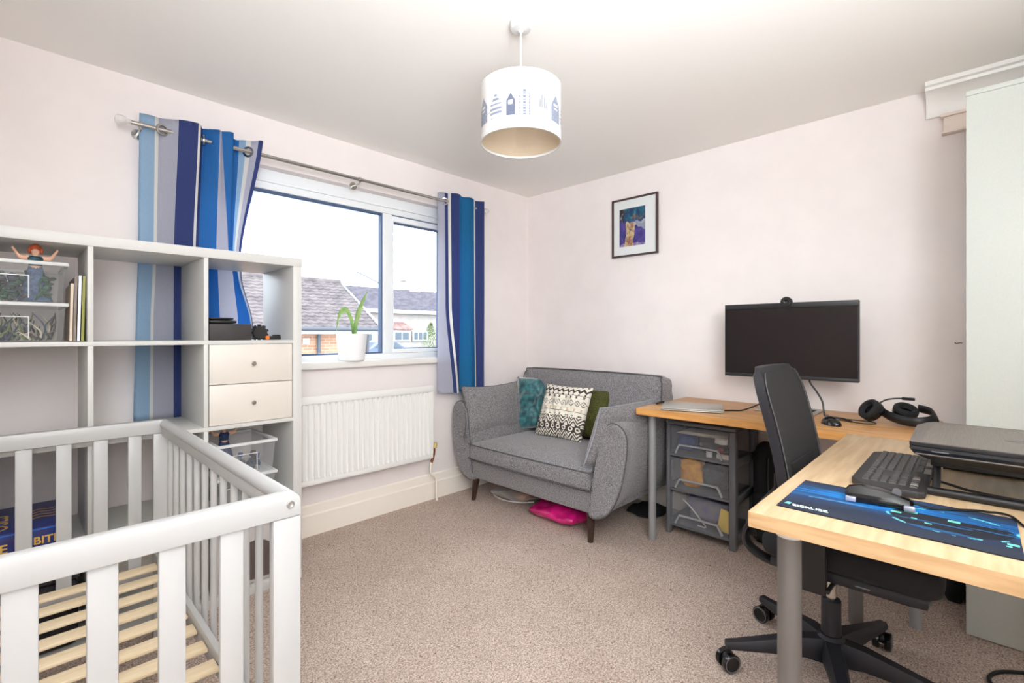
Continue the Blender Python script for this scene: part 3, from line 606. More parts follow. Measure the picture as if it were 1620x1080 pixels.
# bags pushed under the sofa
def bag(name, x0, x1, y0, y1, h_, m, label, seed, rot=0):
    b = B(); cx_, cy_ = (x0+x1)/2, (y0+y1)/2
    def f(u, v):
        a = math.tau*u; rr = math.sin(math.pi*v); n_ = mnoise.noise(Vector((math.cos(a)*1.6+seed, math.sin(a)*1.6, v*3)))*.28
        ca, sa = math.cos(a), math.sin(a); q = max(abs(ca), abs(sa))**.7; k = (rr**.5)*(1+n_*.6)/q*.86
        z = h_*(.5-.5*math.cos(math.pi*v))*(1+.5*mnoise.noise(Vector((ca*2*rr, sa*2*rr, seed))))
        return Vector((cx_+(x1-x0)/2*k*ca, cy_+(y1-y0)/2*k*sa, max(.001, z)))
    b.grid(f, 40, 18); bmesh.ops.remove_doubles(b.bm, verts=b.bm.verts, dist=1e-4); return b
pk = thing('plastic_bag', (2.33, 1.80, 0), 'shiny magenta plastic bag pushed under the sofa', 'bag')
PINK = mat('magenta_film', (222, 24, 128), .18, rgb2=(180, 10, 96), vscale=14, bump=.5, bscale=40, spec=.8)
obj('body', bag('b', 2.15, 2.50, 1.60, 2.01, .085, PINK, '', 2.3), PINK, pk, sharp=70)
obj('sticker', B().cyl((2.21, 1.83, .070), (2.214, 1.83, .078), .012, n=10), mat('off_white', (226, 222, 196), .6), pk)
cb = thing('clear_bag', (2.40, 2.28, 0), 'flat clear plastic bag with white edges under the sofa', 'bag')
FILM = clear_plastic('crinkled_film', (214, 208, 204), .3, .1)
obj('film', bag('b', 2.25, 2.55, 2.06, 2.47, .07, FILM, '', 6.1), FILM, cb, sharp=70)
obj('contents', B().box(2.33, 2.42, 2.14, 2.24, .012, .05, .008), mat('orange_brown_card', (176, 106, 52), .7), cb)
obj('contents', B().box(2.38, 2.46, 2.28, 2.40, .012, .04, .008), mat('taupe_card', (150, 134, 124), .7), cb)
obj('seam', B().tube([(2.335, 2.46, .02), (2.275, 2.36, .012), (2.262, 2.25, .012), (2.285, 2.14, .02), (2.33, 2.06, .03)], .006, 6, flat=(.6, 1.2)), mat('white_film', (232, 228, 224), .3), cb)
o = obj('folded_bag', bag('b', 2.62, 2.88, 1.36, 1.60, .035, BLACKM, '', 8.8), BLACKM, sharp=70); tag(o, 'flat black folded bag on the carpet behind the grey desk leg', 'bag')

# ---------------------------------------------------------------- pendant lamp
LX, LY = 1.269, 1.185
lamp = thing('pendant_lamp', (LX, LY, H), 'white drum pendant lamp printed with grey blue towers', 'lamp')
obj('ceiling_rose', B().revolve((LX, LY, H), (0, 0, -1), [(0, 0), (.039, 0), (.039, .022), (.034, .030), (.010, .034), (.006, .040), (0, .040)], 32), WHITE, lamp)
obj('cord', B().cyl((LX, LY, H-.038), (LX, LY, 1.95), .0032, n=10), WHITE, lamp)
obj('lamp_holder', B().cyl((LX, LY, 1.955), (LX, LY, 1.895), .018, .020, 18), WHITE, lamp)
SZ0, SZ1, SR = 1.808, 2.005, .145
GB = [(96, 112, 142), (120, 134, 160), (66, 82, 114), (156, 166, 184)]
TOW = [(k/3+c, hw, top, kd) for k in range(3) for c, hw, top, kd in ((.022, .020, .56, 'spires'), (.074, .017, .52, 'clock'), (.137, .027, .55, 'bands'), (.213, .030, .54, 'gable'), (.283, .021, .50, 'gable2'))]
def tower(u, v):
    W_ = (226, 226, 226)
    for c, hw, top, kd in TOW:
        d = abs(u-c)
        if d > hw: continue
        f = d/hw; base = .20; vt = top-(.0 if kd == 'bands' else 0)
        if kd == 'spires':
            if d % .015 < .006 and base < v < vt+.10*(1-(f)): return GB[0] if (v*90) % 1 > .25 else W_
        elif kd == 'clock':
            if base < v < vt-.12*f+.06:
                if abs(v-.42) < .035 and f < .5: return W_
                return GB[2] if (u*300+v*40) % 1 > .3 else GB[0]
        elif kd == 'bands':
            if base+.05 < v < vt-.22*f+.10: return GB[1] if (v*13) % 1 > .52 else W_
            if base < v < base+.03 and (u*200) % 1 > .5: return GB[0]
        elif kd == 'gable':
            if base < v < vt-.20*f+.14:
                if abs(v-.46) < .05 and f < .42: return W_ if abs(v-.46) > .012 else GB[0]
                return GB[1] if mnoise.noise(Vector((u*160, v*30, 0))) > -.25 else GB[3]
        else:
            if .36 < v < vt-.25*f+.14 and f < .8: return GB[0] if (u*260) % 1 > .35 else W_
            if base < v < .34 and f < .9: return GB[3] if (u*240) % 1 > .5 and (v*24) % 1 > .4 else W_
    if .33 < v < .345: return GB[3]
    return W_
def shade_mat(name, attr, rgb):
    m = mat(name, rgb, .9, attr=attr); nt = m.node_tree; p_ = nt.nodes['Principled BSDF']; t_ = nt.nodes.new('ShaderNodeBsdfTranslucent'); t_.inputs[0].default_value = (.9, .88, .84, 1)
    x_ = nt.nodes.new('ShaderNodeMixShader'); x_.inputs[0].default_value = .3; nt.links.new(p_.outputs[0], x_.inputs[1]); nt.links.new(t_.outputs[0], x_.inputs[2]); nt.links.new(x_.outputs[0], nt.nodes['Material Output'].inputs[0]); return m
A0 = R(236)
b = B(); b.grid(lambda u, v: Vector((LX+SR*math.cos(A0-math.tau*u), LY+SR*math.sin(A0-math.tau*u), SZ0+(SZ1-SZ0)*v)), 420, 70, lambda u, v: tower((u*1.0) % 1, v))
shade = obj('shade', b, shade_mat('printed_shade', 'print', (245, 245, 243)), lamp, recalc=False)
obj('lining', B().revolve((LX, LY, SZ0), (0, 0, 1), [(SR-.0018, .001), (SR-.0018, SZ1-SZ0-.001)], 64), shade_mat('beige_lining', None, (206, 186, 158)), shade, recalc=False)
obj('rim', B().revolve((LX, LY, SZ0), (0, 0, 1), [(SR-.003, -.002), (SR+.0012, -.002), (SR+.0012, .006), (SR-.003, .006)], 64, close=True).revolve((LX, LY, SZ1), (0, 0, 1), [(SR-.003, -.005), (SR+.0012, -.005), (SR+.0012, .001), (SR-.003, .001)], 64, close=True), WHITE, shade)
b = B()
for k in range(3):
    a = math.tau*k/3; b.cyl((LX+.018*math.cos(a), LY+.018*math.sin(a), 1.935), (LX+(SR-.003)*math.cos(a), LY+(SR-.003)*math.sin(a), 1.995), .0018, n=6)
obj('spider_frame', b, WHITE, shade)
# ---------------------------------------------------------------- framed picture on the right wall
pic = thing('framed_picture', (XW-.012, 1.679, 1.654), 'dark framed abstract painting of a vase with a white mount', 'picture')
PY0, PY1, PZ0, PZ1 = 1.506, 1.852, 1.653, 2.057; FW = .012; FB = mat('dark_wood_frame', (70, 52, 50), .4)
obj('frame', B().box(XW-.022, XW-.001, PY0, PY1, PZ1-FW, PZ1, .001).box(XW-.022, XW-.001, PY0, PY1, PZ0, PZ0+FW, .001).box(XW-.022, XW-.001, PY0, PY0+FW, PZ0+FW, PZ1-FW, .001).box(XW-.022, XW-.001, PY1-FW, PY1, PZ0+FW, PZ1-FW, .001), FB, pic)
obj('mount', B().box(XW-.012, XW-.003, PY0+FW, PY1-FW, PZ0+FW, PZ1-FW), mat('mount_card', (238, 233, 224), .9), pic)
def paint(u, v):       # u: 0 = window side, v: 0 = bottom
    u0, v0 = u, v; u += .07*mnoise.noise(Vector((u0*6, v0*6, 8.8))); v += .07*mnoise.noise(Vector((u0*7, v0*5, 3.3)))
    n_ = mnoise.noise(Vector((u*9, v*9, 1.3))); n2_ = mnoise.noise(Vector((u*22, v*22, 4.1))); k = n_*.6+n2_*.4
    def mixc(a, c, f): f = max(0, min(1, f)); return tuple(a[i]*(1-f)+c[i]*f for i in range(3))
    if v > .66:
        c = mixc((36, 52, 96), (28, 116, 122), .5+k*1.6) if u > .2 else mixc((50, 40, 44), (200, 190, 180), .2+k*1.8)
        if u > .45 and .70 < v < .76: c = mixc(c, (190, 96, 60), .5+k)
        return mixc(c, (210, 214, 220), max(0, k-.35)*2.5)
    if .26-.05*v < u < .54+.10*v and v < .63:
        c = mixc((214, 190, 138), (150, 92, 66), .35+k*1.5); return mixc(c, (70, 72, 120), max(0, k-.2)*3 if v > .4 else 0)
    if u >= .56 and v > .42+(.95-u)*.35 and v < .64: return mixc((208, 204, 196), (150, 150, 160), .5+k*2)
    if v < .07: return mixc((196, 168, 180), (120, 100, 140), .5+k*2)
    return mixc((58, 48, 116), (92, 72, 146), .5+k*1.6)
b = B(); b.grid(lambda u, v: Vector((XW-.0125, 1.795-u*.197, 1.724+v*.261)), 60, 76, paint)
obj('painting', b, mat('painted_print', rough=.6, attr='print'), pic, recalc=False)
obj('glazing', B().box(XW-.0165, XW-.0155, PY0+FW, PY1-FW, PZ0+FW, PZ1-FW), GLASS, pic)
# ---------------------------------------------------------------- wardrobe
WR = mat('pale_sage_laminate', (198, 203, 197), .4, var=.02, vscale=300)
wr = thing('wardrobe', (2.70, -.42, 0), 'tall pale grey green wardrobe standing behind the desks', 'wardrobe')
WX, WYE, WT = 2.455, .026, 2.02
obj('carcass', B().box(WX+.018, 2.925, -.90, WYE-.001, .0, WT-.018, .001), WR, wr)
obj('top_panel', B().box(WX, 2.925, -.90, WYE, WT-.0179, WT, .001), WR, wr)
obj('door', B().box(WX, WX+.0178, -.42, WYE, 0.004, WT-.019, .001), WR, wr); obj('door', B().box(WX, WX+.0178, -.90, -.424, 0.004, WT-.019, .001), WR, wr)
for y in (-.36, -.48): obj('handle', B().tube([(WX, y, 1.0), (WX-.03, y, 1.01), (WX-.03, y, 1.14), (WX, y, 1.15)], .005, 8), CHROME, wr)
o = obj('wall_wire', B().tube([(XW, .045, 1.078), (XW-.02, .05, 1.08), (XW-.045, .062, 1.076), (XW-.075, .066, 1.081)], .0022, 6), BLACK); tag(o, 'short dark wire end sticking out of the wall beside the wardrobe', 'wire')
# ---------------------------------------------------------------- desks
def wood(name, a, b_, st): return mat(name, a, .42, rgb2=b_, vscale=5.5, detail=8, stretch=st, bump=.04, bscale=60)
OAK = wood('golden_oak', (206, 160, 106), (178, 128, 78), (7, .8, 7)); BIRCH = wood('pale_birch', (212, 186, 150), (190, 160, 122), (.9, 9, 9))
OAKE = wood('golden_oak_edge', (214, 158, 92), (190, 132, 70), (10, .8, 10)); BIRE = wood('pale_birch_edge', (200, 166, 124), (178, 142, 100), (6, 1.2, 10))
LEGG = mat('silver_grey_leg', (158, 160, 162), .4, .3); LEGD = mat('grey_steel_leg', (120, 116, 113), .42, .4)
d1 = thing('desk', (2.62, .71, 0), 'golden oak desk along the wall under the monitor', 'desk')
obj('desk_top', B().box(2.312, 2.940, .108, 1.312, .688, .722, .0015), OAK, d1); obj('edge_band', B().box(2.3105, 2.3125, .109, 1.311, .6885, .7215), OAKE, d1)
obj('edge_band', B().box(2.313, 2.939, 1.3115, 1.3135, .6885, .7215), OAKE, d1)
for x, y in ((2.415, 1.272), (2.39, .165), (2.89, 1.272), (2.89, .165)): l = obj('leg', B().cyl((x, y, 0), (x, y, .675), .020, n=22), LEGG, d1); obj('leg_plate', B().cyl((x, y, .675), (x, y, .6875), .036, n=22), LEGG, l)
d2 = thing('desk', (1.72, .07, 0), 'pale birch desk with the mouse mat in the foreground', 'desk')
obj('desk_top', B().box(1.139, 2.304, -.24, .366, .688, .722, .0015), BIRCH, d2); obj('edge_band', B().box(1.1375, 1.1395, -.239, .365, .6885, .7215), BIRE, d2); obj('edge_band', B().box(1.14, 2.303, .3655, .3675, .6885, .7215), BIRE, d2)
for x, y in ((1.222, .305), (2.262, .335), (1.222, -.18), (2.262, -.18)):
    l = obj('leg', B().cyl((x, y, 0), (x, y, .66), .0245, n=26), LEGD, d2)
    obj('leg_bracket', B().revolve((x, y, .66), (0, 0, 1), [(0, 0), (.0265, 0), (.030, .006), (.030, .0275), (0, .0275)], 26), mat('white_plastic', (226, 226, 224), .4), l)
# ---------------------------------------------------------------- drawer tower under the oak desk
tw = thing('drawer_tower', (2.74, 1.07, 0), 'grey plastic drawer tower with three see through drawers under the oak desk', 'drawer tower')
TX0, TX1, TY0, TY1, TZ = 2.555, 2.905, .884, 1.262, .632
GP = mat('grey_polypropylene', (104, 106, 112), .5)
for x, y, lb in ((TX0, TY0, 1), (TX0, TY1-.022, 0), (TX1-.045, TY0, 1), (TX1-.045, TY1-.022, 0)):
    wdt = .045 if x > TX0 else .042
    obj('post', B().box(x, x+wdt, y, y+(.034 if lb else .022), 0, TZ-.02, .006, 3), GP, tw)
obj('top', B().box(TX0+.002, TX1, TY0, TY1, TZ-.02, TZ, .006, 3), GP, tw)
LV = [.045, .245, .437]
for z in LV: obj('shelf', B().box(TX0+.004, TX1-.004, TY0+.034, TY1-.022, z, z+.014, .003).box(TX0+.042, TX1-.045, TY0+.003, TY0+.018, z-.012, z+.03, .004).box(TX0+.042, TX1-.045, TY1-.018, TY1-.003, z-.012, z+.03, .004), GP, tw)
SM = clear_plastic('smoky_clear_plastic', (186, 190, 196), .12, .25, .12)
for z in LV:
    z0, z1 = z+.0155, (z+.185 if z < .4 else .606); y0, y1 = TY0+.038, TY1-.026
    d = obj('drawer', B().box(TX0+.006, TX0+.0085, y0, y1, z0, z1).box(TX0+.0085, TX1-.02, y0, y0+.002, z0, z1-.02).box(TX0+.0085, TX1-.02, y1-.002, y1, z0, z1-.02).box(TX0+.0085, TX1-.02, y0+.002, y1-.002, z0, z0+.002), SM, tw)
    ym = (y0+y1)/2; hp = [(y0+.03, z0+.004), (y0+.05, z0+.045), (y0+.07, z0+.052), (y1-.07, z0+.052), (y1-.05, z0+.045), (y1-.03, z0+.004)]
    obj('handle', B().tube([(TX0+.002, a, c) for a, c in hp], .006, 8, flat=(1.0, 1.6)), mat('grey_clear_handle', (168, 170, 174), .35), d)
def lump(name, c, s, m, label, cat, seed=1.0, k=.25):
    b = B()
    def f(u, v):
        a, e = math.tau*u, math.pi*(v-.5); d = Vector((math.cos(e)*math.cos(a), math.cos(e)*math.sin(a), math.sin(e)))
        q = Vector([math.copysign(abs(t_)**.6, t_) for t_ in d])*(1+k*mnoise.noise(d*2.2+Vector((seed, 0, 0)))); return Vector((c[0]+q.x*s[0], c[1]+q.y*s[1], c[2]+q.z*s[2]))
    b.grid(f, 24, 14); bmesh.ops.remove_doubles(b.bm, verts=b.bm.verts, dist=1e-4); o = obj(name, b, m, sharp=70); tag(o, label, cat); return o
PAPER = mat('paper', (232, 226, 214), .8)
zt, zm, zb = LV[2]+.018, LV[1]+.018, LV[0]+.018
lump('packet', (2.65, 1.17, zt+.052), (.05, .05, .045), mat('blue_packet', (34, 60, 120), .4, rgb2=(60, 84, 140), vscale=40), 'dark blue packet in the top drawer of the tower', 'packet', 2)
for k, lbp in enumerate(('lowest loose sheet of paper at the top of the top drawer', 'second lowest loose sheet of paper in the top drawer', 'second highest loose sheet of paper in the top drawer', 'topmost loose sheet of paper in the top drawer')): o = obj('papers', B().box(2.60, 2.86, 1.0-.02*k, 1.22-.012*k, zt+.105+.004*k, zt+.1075+.004*k, M=Matrix.Rotation(0, 4, 'Z')), PAPER); tag(o, lbp, 'paper', 'papers in the top drawer')
lump('wool_bundle', (2.68, 1.04, zt+.045), (.08, .06, .04), mat('charcoal_wool', (70, 72, 80), .9), 'charcoal bundle in the middle of the top drawer', 'bundle', 5)
lump('tissue', (2.60, .965, zt+.095), (.025, .035, .018), mat('white_tissue', (236, 234, 230), .8), 'white tissue at the top right of the top drawer', 'tissue', 7)
o = obj('tape_roll', B().revolve((2.60, 1.035, zt+.001), (0, 0, 1), [(.010, 0), (.017, 0), (.017, .03), (.010, .03)], 18, close=True), mat('white_plastic', (226, 226, 224))); tag(o, 'small white roll at the front of the top drawer', 'tape roll')
o = obj('cloth_strip', B().box(2.585, 2.61, .925, .995, zt+.002, zt+.026, .006), mat('cream_cloth', (226, 214, 192), .8)); tag(o, 'folded cream strip at the right of the top drawer', 'cloth')
lump('red_pouch', (2.625, .985, zt+.04), (.012, .02, .016), mat('red_cloth', (150, 36, 44), .7), 'small red pouch in the top drawer', 'pouch', 3)
lump('yellow_bag', (2.64, 1.14, zm+.085), (.045, .065, .075), mat('yellow_film', (226, 166, 38), .3, rgb2=(196, 132, 20), vscale=30, bump=.6, bscale=60), 'crumpled yellow bag in the middle drawer of the tower', 'bag', 4, .35)
lump('grey_cloth', (2.70, 1.04, zm+.075), (.085, .085, .062), mat('slate_cloth', (78, 82, 88), .8, var=.3, vscale=60), 'slate grey cloth filling the middle drawer', 'cloth', 6)
lump('lilac_cloth', (2.70, 1.075, zb+.085), (.085, .105, .06), mat('lilac_cloth', (100, 100, 140), .8, rgb2=(130, 126, 130), vscale=16), 'lilac grey cloth in the bottom drawer', 'cloth', 9)
o = obj('yellow_card', B().box(-.004, .004, -.04, .04, 0, .115, .001, M=Matrix.Translation((2.59, .95, zb+.012)) @ Matrix.Rotation(R(10), 4, 'X')), mat('yellow_card', (232, 200, 62), .5)); tag(o, 'bright yellow card standing at the right of the bottom drawer', 'card')
o = obj('white_cable', B().tube([(2.595, 1.18, zb+.13), (2.585, 1.13, zb+.10), (2.583, 1.08, zb+.05), (2.59, 1.05, zb+.01), (2.60, 1.10, zb+.005)], .004, 6), mat('white_plastic', (226, 226, 224))); tag(o, 'white cable looping down inside the bottom drawer', 'cable')
# backpack by the wall and bag beside the wardrobe
bp = thing('backpack', (2.83, .80, 0), 'black backpack standing under the oak desk behind the drawer tower', 'backpack')
obj('body', B().soft(2.75, 2.90, .775, .872, 0, .515, .045, (.01, 0, .02), 9), BLACKM, bp); obj('pocket', B().soft(2.715, 2.76, .79, .86, .03, .28, .02, cuts=7), BLACKM, bp)
obj('strap', B().tube([(2.765, .79, .46), (2.742, .785, .42), (2.738, .783, .34), (2.75, .783, .24)], .006, 6, flat=(1.6, .6)), mat('strap_webbing', (70, 70, 72), .8), bp)
o = obj('black_bag', B().soft(2.70, 2.90, .032, .10, 0, .20, .03, (.01, .0, .02), 7), BLACKM); tag(o, 'small black bag on the floor against the wardrobe', 'bag')
o = obj('floor_cable', B().tube([(2.10, -.14, .006), (2.13, -.06, .006), (2.175, -.03, .006), (2.24, -.05, .006), (2.29, -.10, .006), (2.33, -.17, .006)], .006, 8), BLACK); tag(o, 'black cable looped on the carpet beneath the birch desk', 'cable')

# ---------------------------------------------------------------- office chair
ch = thing('office_chair', (1.84, .34, 0), 'black mesh office chair pushed under the birch desk', 'office chair')
CXc, CYc = 1.838, .338; NAVY = mat('black_chair_nylon', (30, 30, 36), .5); MESH = mat('chair_mesh_fabric', (48, 47, 48), .85, rgb2=(28, 28, 29), vscale=620, detail=1, bump=.4, bscale=700)
obj('hub', B().revolve((CXc, CYc, .062), (0, 0, 1), [(0, 0), (.034, 0), (.042, .03), (.040, .075), (.030, .085), (0, .085)], 24), NAVY, ch)
obj('gas_column', B().cyl((CXc, CYc, .146), (CXc, CYc, .262), .028, n=22, bev=.004), NAVY, ch)
obj('piston', B().cyl((CXc, CYc, .262), (CXc, CYc, .35), .0145, n=18), CHROME, ch)
for k in range(5):
    a = R(126-72*k); ux, uy = math.cos(a), math.sin(a); nx, ny = -uy, ux; rings = []
    for d, hw, z0, z1 in ((.025, .032, .062, .138), (.09, .030, .078, .136), (.19, .024, .078, .118), (.29, .019, .075, .100), (.325, .016, .074, .096)):
        c = (CXc+ux*d, CYc+uy*d); rings.append([(c[0]+nx*s_*hw*f_, c[1]+ny*s_*hw*f_, z) for s_, f_, z in ((-1, .9, z0), (1, .9, z0), (1, 1, (z0+z1)/2), (1, .62, z1), (-1, .62, z1), (-1, 1, (z0+z1)/2))])
    arm = obj('base_arm', B().loft(rings), NAVY, ch, sharp=50)
    c = Vector((CXc+ux*.318, CYc+uy*.318, 0)); ax = Vector((math.cos(a+1.9), math.sin(a+1.9), 0))
    cast = obj('castor', B().cyl(c+Vector((0, 0, .05)), c+Vector((0, 0, .08)), .009, n=10).sphere(c+Vector((0, 0, .04)), .021, 12, (1, 1, .9)), BLACK, arm)
    for s_ in (-1, 1):
        w0 = c+ax*s_*.008+Vector((0, 0, .031)); obj('wheel', B().revolve(w0, ax*s_, [(0, 0), (.029, 0), (.0305, .004), (.0305, .016), (.027, .019), (.022, .017), (0, .018)], 24), BLACKG, arm); obj('wheel_ring', B().revolve(w0+ax*s_*.017, ax*s_, [(.0235, 0), (.0275, 0), (.027, .0025), (.024, .0025)], 24, close=True), DGREY, arm)
obj('seat_mechanism', B().box(CXc-.06, CXc+.10, CYc-.14, CYc+.13, .335, .39, .015), BLACK, ch)
obj('lever', B().tube([(CXc-.05, CYc-.03, .365), (CXc-.17, CYc-.03, .372), (CXc-.21, CYc-.03, .372)], .006, 8), BLACK, ch)
st = obj('seat', B().soft(1.655, 2.105, .058, .50, .408, .492, .035, (0, 0, .012), 11), BLACKM, ch)
obj('seat_shell', B().soft(1.675, 2.085, .085, .48, .375, .415, .018, cuts=7), NAVY, ch)
obj('maker_mark', B().box(1.674, 1.6755, .215, .250, .393, .396), mat('pale_print', (120, 120, 120), .6), st)
def backsec(z):      # returns half width, y of the front centre, thickness
    t = (z-.47)/.54; hw = .232 if z < .90 else .232-.058*((z-.90)/.108)**2.2
    hw -= .012*max(0, .6-t)
    y = .418+.02*t+.085*t*t; return hw, y, .040
zs = [.47, .50, .56, .62, .68, .74, .80, .86, .90, .93, .955, .975, .990, 1.0, 1.006]; CB = 1.878
def backring(z, grow, y_off, th, wrap=.018):
    hw, y, _ = backsec(z); hw -= grow; k = 9; fr, bk = [], []
    for i in range(k):
        s_ = -1+2*i/(k-1); yy = y-wrap*s_*s_+y_off; fr.append((CB+s_*hw, yy, z)); bk.append((CB+s_*hw*.99, yy+th*(1-.3*abs(s_)**6), z))
    return fr+bk[::-1]
back = obj('backrest', B().loft([backring(z, 0 if z < 1 else .012, 0 if z < .99 else .008, .042 if z < .985 else .026) for z in zs]), NAVY, ch, sharp=55)
zs2 = [.50, .56, .62, .68, .74, .80, .86, .90, .93, .955, .975, .988]
obj('mesh_panel', B().loft([backring(z, .020 if z < .97 else .032, -.004, .006, .013) for z in zs2]), MESH, back, sharp=60)
b = B(); pts = []
for z in zs2: q = backring(z, .019, -.0055, .006, .0135); pts.append(q[0])
b.tube(pts, .0022, 6); obj('seam', b, mat('seam_grey', (78, 77, 77), .8), back)
obj('seam', B().tube([backring(z, .019, -.0055, .006, .0135)[8] for z in zs2], .0022, 6), mat('seam_grey', (78, 77, 77)), back)
obj('lumbar_pad', B().soft(1.74, 2.016, .424, .436, .55, .70, .006, cuts=5), BLACKM, back)
for x in (1.735, 2.02): obj('back_bracket', B().tube([(x+(CB-x)*.5, .36, .372), (x, .47, .372), (x-.005, .545, .395), (x-.005, .565, .44), (x, .535, .50), (x, .475, .56), (x, .468, .66)], lambda t: .024-.008*t, 10, flat=(.6, 1.2)), BLACK, ch)
obj('back_cowl', B().loft([[(CB+s_*hw, yy+.03*(1-s_*s_), z) for s_ in (-1, -.5, 0, .5, 1)]+[(CB+s_*hw, yy+.03*(1-s_*s_)-.03, z) for s_ in (1, .5, 0, -.5, -1)] for z, hw, yy in ((.43, .13, .565), (.47, .17, .56), (.52, .20, .53), (.58, .21, .485))]), NAVY, ch)
for x in (1.625, 2.112):
    ar = obj('arm_support', B().box(x, x+.026, .312, .378, .356, .655, .006), BLACK, ch); obj('arm_pad', B().soft(x-.03, x+.055, .14, .375, .6555, .681, .012, cuts=5), BLACK, ar)
    obj('arm_bridge', B().box(min(x+.02, 1.9), max(x, 1.72) if x < 1.9 else x+.005, .325, .365, .358, .376, .004) if x < 1.9 else B().box(2.0, x+.005, .325, .365, .358, .376, .004), BLACK, ar)
# ---------------------------------------------------------------- monitor with webcam
DZ = .7222
mo = thing('monitor', (2.76, .69, DZ), 'wide black computer monitor standing on the oak desk', 'monitor')
MX, MY0, MY1, MZ0, MZ1 = 2.70, .388, .989, .893, 1.277
obj('housing', B().box(MX+.001, MX+.035, MY0, MY1, MZ0, MZ1, .004), BLACK, mo)
obj('screen', B().box(MX-.0008, MX+.001, MY0+.006, MY1-.006, MZ0+.018, MZ1-.028), mat('switched_off_screen', (34, 28, 28), .25, spec=.3), mo)
obj('bezel', B().box(MX-.002, MX+.001, MY0, MY1, MZ1-.027, MZ1, .0006).box(MX-.002, MX+.001, MY0, MY1, MZ0, MZ0+.016, .0006).box(MX-.0015, MX+.001, MY0, MY0+.005, MZ0+.016, MZ1-.027).box(MX-.0015, MX+.001, MY1-.005, MY1, MZ0+.016, MZ1-.027), BLACK, mo)
SILV = mat('silver_metal', (176, 174, 170), .35, .6)
obj('stand_neck', B().box(2.745, 2.775, .662, .718, DZ+.008, 1.10, .004).box(2.735, 2.76, .62, .76, 1.02, 1.13, .004), BLACK, mo); obj('stand_base', B().box(2.66, 2.86, .562, .828, DZ, DZ+.009, .003), SILV, mo)
obj('base_inset', B().box(2.70, 2.83, .58, .81, DZ+.009, DZ+.0098), mat('black_rubber', (48, 44, 42), .7), mo)
wc = thing('webcam', (2.70, .688, MZ1), 'round black webcam clipped on top of the monitor', 'webcam')
obj('body', B().revolve((2.705, .688, MZ1+.003), (-1, 0, 0), [(0, -.018), (.018, -.018), (.0255, -.012), (.0265, 0), (.0265, .010), (.022, .014), (0, .014)], 26), BLACK, wc); obj('lens', B().revolve((2.691, .688, MZ1+.003), (-1, 0, 0), [(0, 0), (.012, 0), (.012, .003), (.008, .003), (.006, .0015), (0, .001)], 20), BLACKG, wc)
obj('clip', B().box(2.694, 2.6975, .676, .70, MZ1-.024, MZ1-.004, .001).box(2.70, 2.74, .676, .70, MZ1+.0005, MZ1+.003), BLACK, wc)
o = obj('monitor_cable', B().tube([(2.735, .60, .93), (2.735, .592, .88), (2.73, .565, .84), (2.715, .535, .79), (2.70, .525, .735), (2.69, .51, DZ+.004), (2.66, .44, DZ+.004), (2.60, .40, DZ+.004)], .0042, 8), BLACK); tag(o, 'black cable hanging from the monitor down to the desk', 'cable')
# ---------------------------------------------------------------- silver laptop and charger cables
lp = thing('laptop', (2.50, 1.09, DZ), 'closed silver laptop on the oak desk beside the sofa', 'laptop')
rot = R(-21); Ml = Matrix.Translation((2.497, 1.085, DZ)) @ Matrix.Rotation(rot, 4, 'Z'); SL = mat('laptop_aluminium', (178, 176, 170), .38, .55)
Ml = basis((2.497, 1.085, DZ), (.93, .37, 0), (-.37, .93, 0), (0, 0, 1))
obj('base', B().box(-.125, .125, -.15, .15, .002, .009, .003, M=Ml), SL, lp); obj('lid', B().box(-.125, .125, -.15, .15, .0098, .0155, .0025, M=Ml), SL, lp)
obj('feet', B().box(-.10, -.08, -.12, .12, 0, .002, M=Ml).box(.08, .10, -.12, .12, 0, .002, M=Ml), BLACK, lp); obj('lid_emblem', B().cyl(Ml @ Vector((0, 0, .0155)), Ml @ Vector((0, 0, .0158)), .011, n=20), mat('mirror_grey', (210, 210, 208), .15, .9), lp)
o = obj('charger_cable', B().tube([(2.52, .925, DZ+.005), (2.55, .90, DZ+.005), (2.60, .86, DZ+.006), (2.66, .80, .76), (2.71, .76, .80), (2.742, .74, .84)], .0038, 8), BLACK); tag(o, 'black cable rising from the desk behind the silver laptop', 'cable')
o = obj('charger_cable', B().tube([(2.60, 1.235, DZ+.006), (2.585, 1.27, DZ+.006), (2.55, 1.285, DZ+.012), (2.50, 1.29, DZ+.006), (2.53, 1.30, DZ+.006), (2.60, 1.30, DZ+.006)], .0045, 8), BLACK); tag(o, 'black cable bundle between the silver laptop and the sofa cushion', 'cable')
# ---------------------------------------------------------------- small mouse
def mouse_shape(L_, W_, H_, M):
    b = B(); rings = []
    for i in range(11):
        t = i/10; x = -L_/2+L_*t; w_ = W_/2*max(.02, (1-abs(2*t-1)**2.6))**.5; h_ = H_*max(.04, (math.sin(math.pi*(t*.86+.07)))**.7)
        rings.append([(x, w_*math.cos(a), max(0, h_*math.sin(a)) if a <= math.pi else .0) for a in [math.pi*k/10 for k in range(11)]])
    return b.loft([[M @ Vector(p_) for p_ in r_] for r_ in rings])
ms = thing('computer_mouse', (2.475, .455, DZ), 'glossy black computer mouse on the oak desk', 'mouse'); Mm = basis((2.475, .455, DZ+.001), (.75, .66, 0), (-.66, .75, 0), (0, 0, 1))
obj('shell', mouse_shape(.105, .06, .036, Mm), BLACKG, ms); obj('wheel', B().cyl(Mm @ Vector((.028, -.004, .030)), Mm @ Vector((.028, .004, .030)), .008, n=14), DGREY, ms)
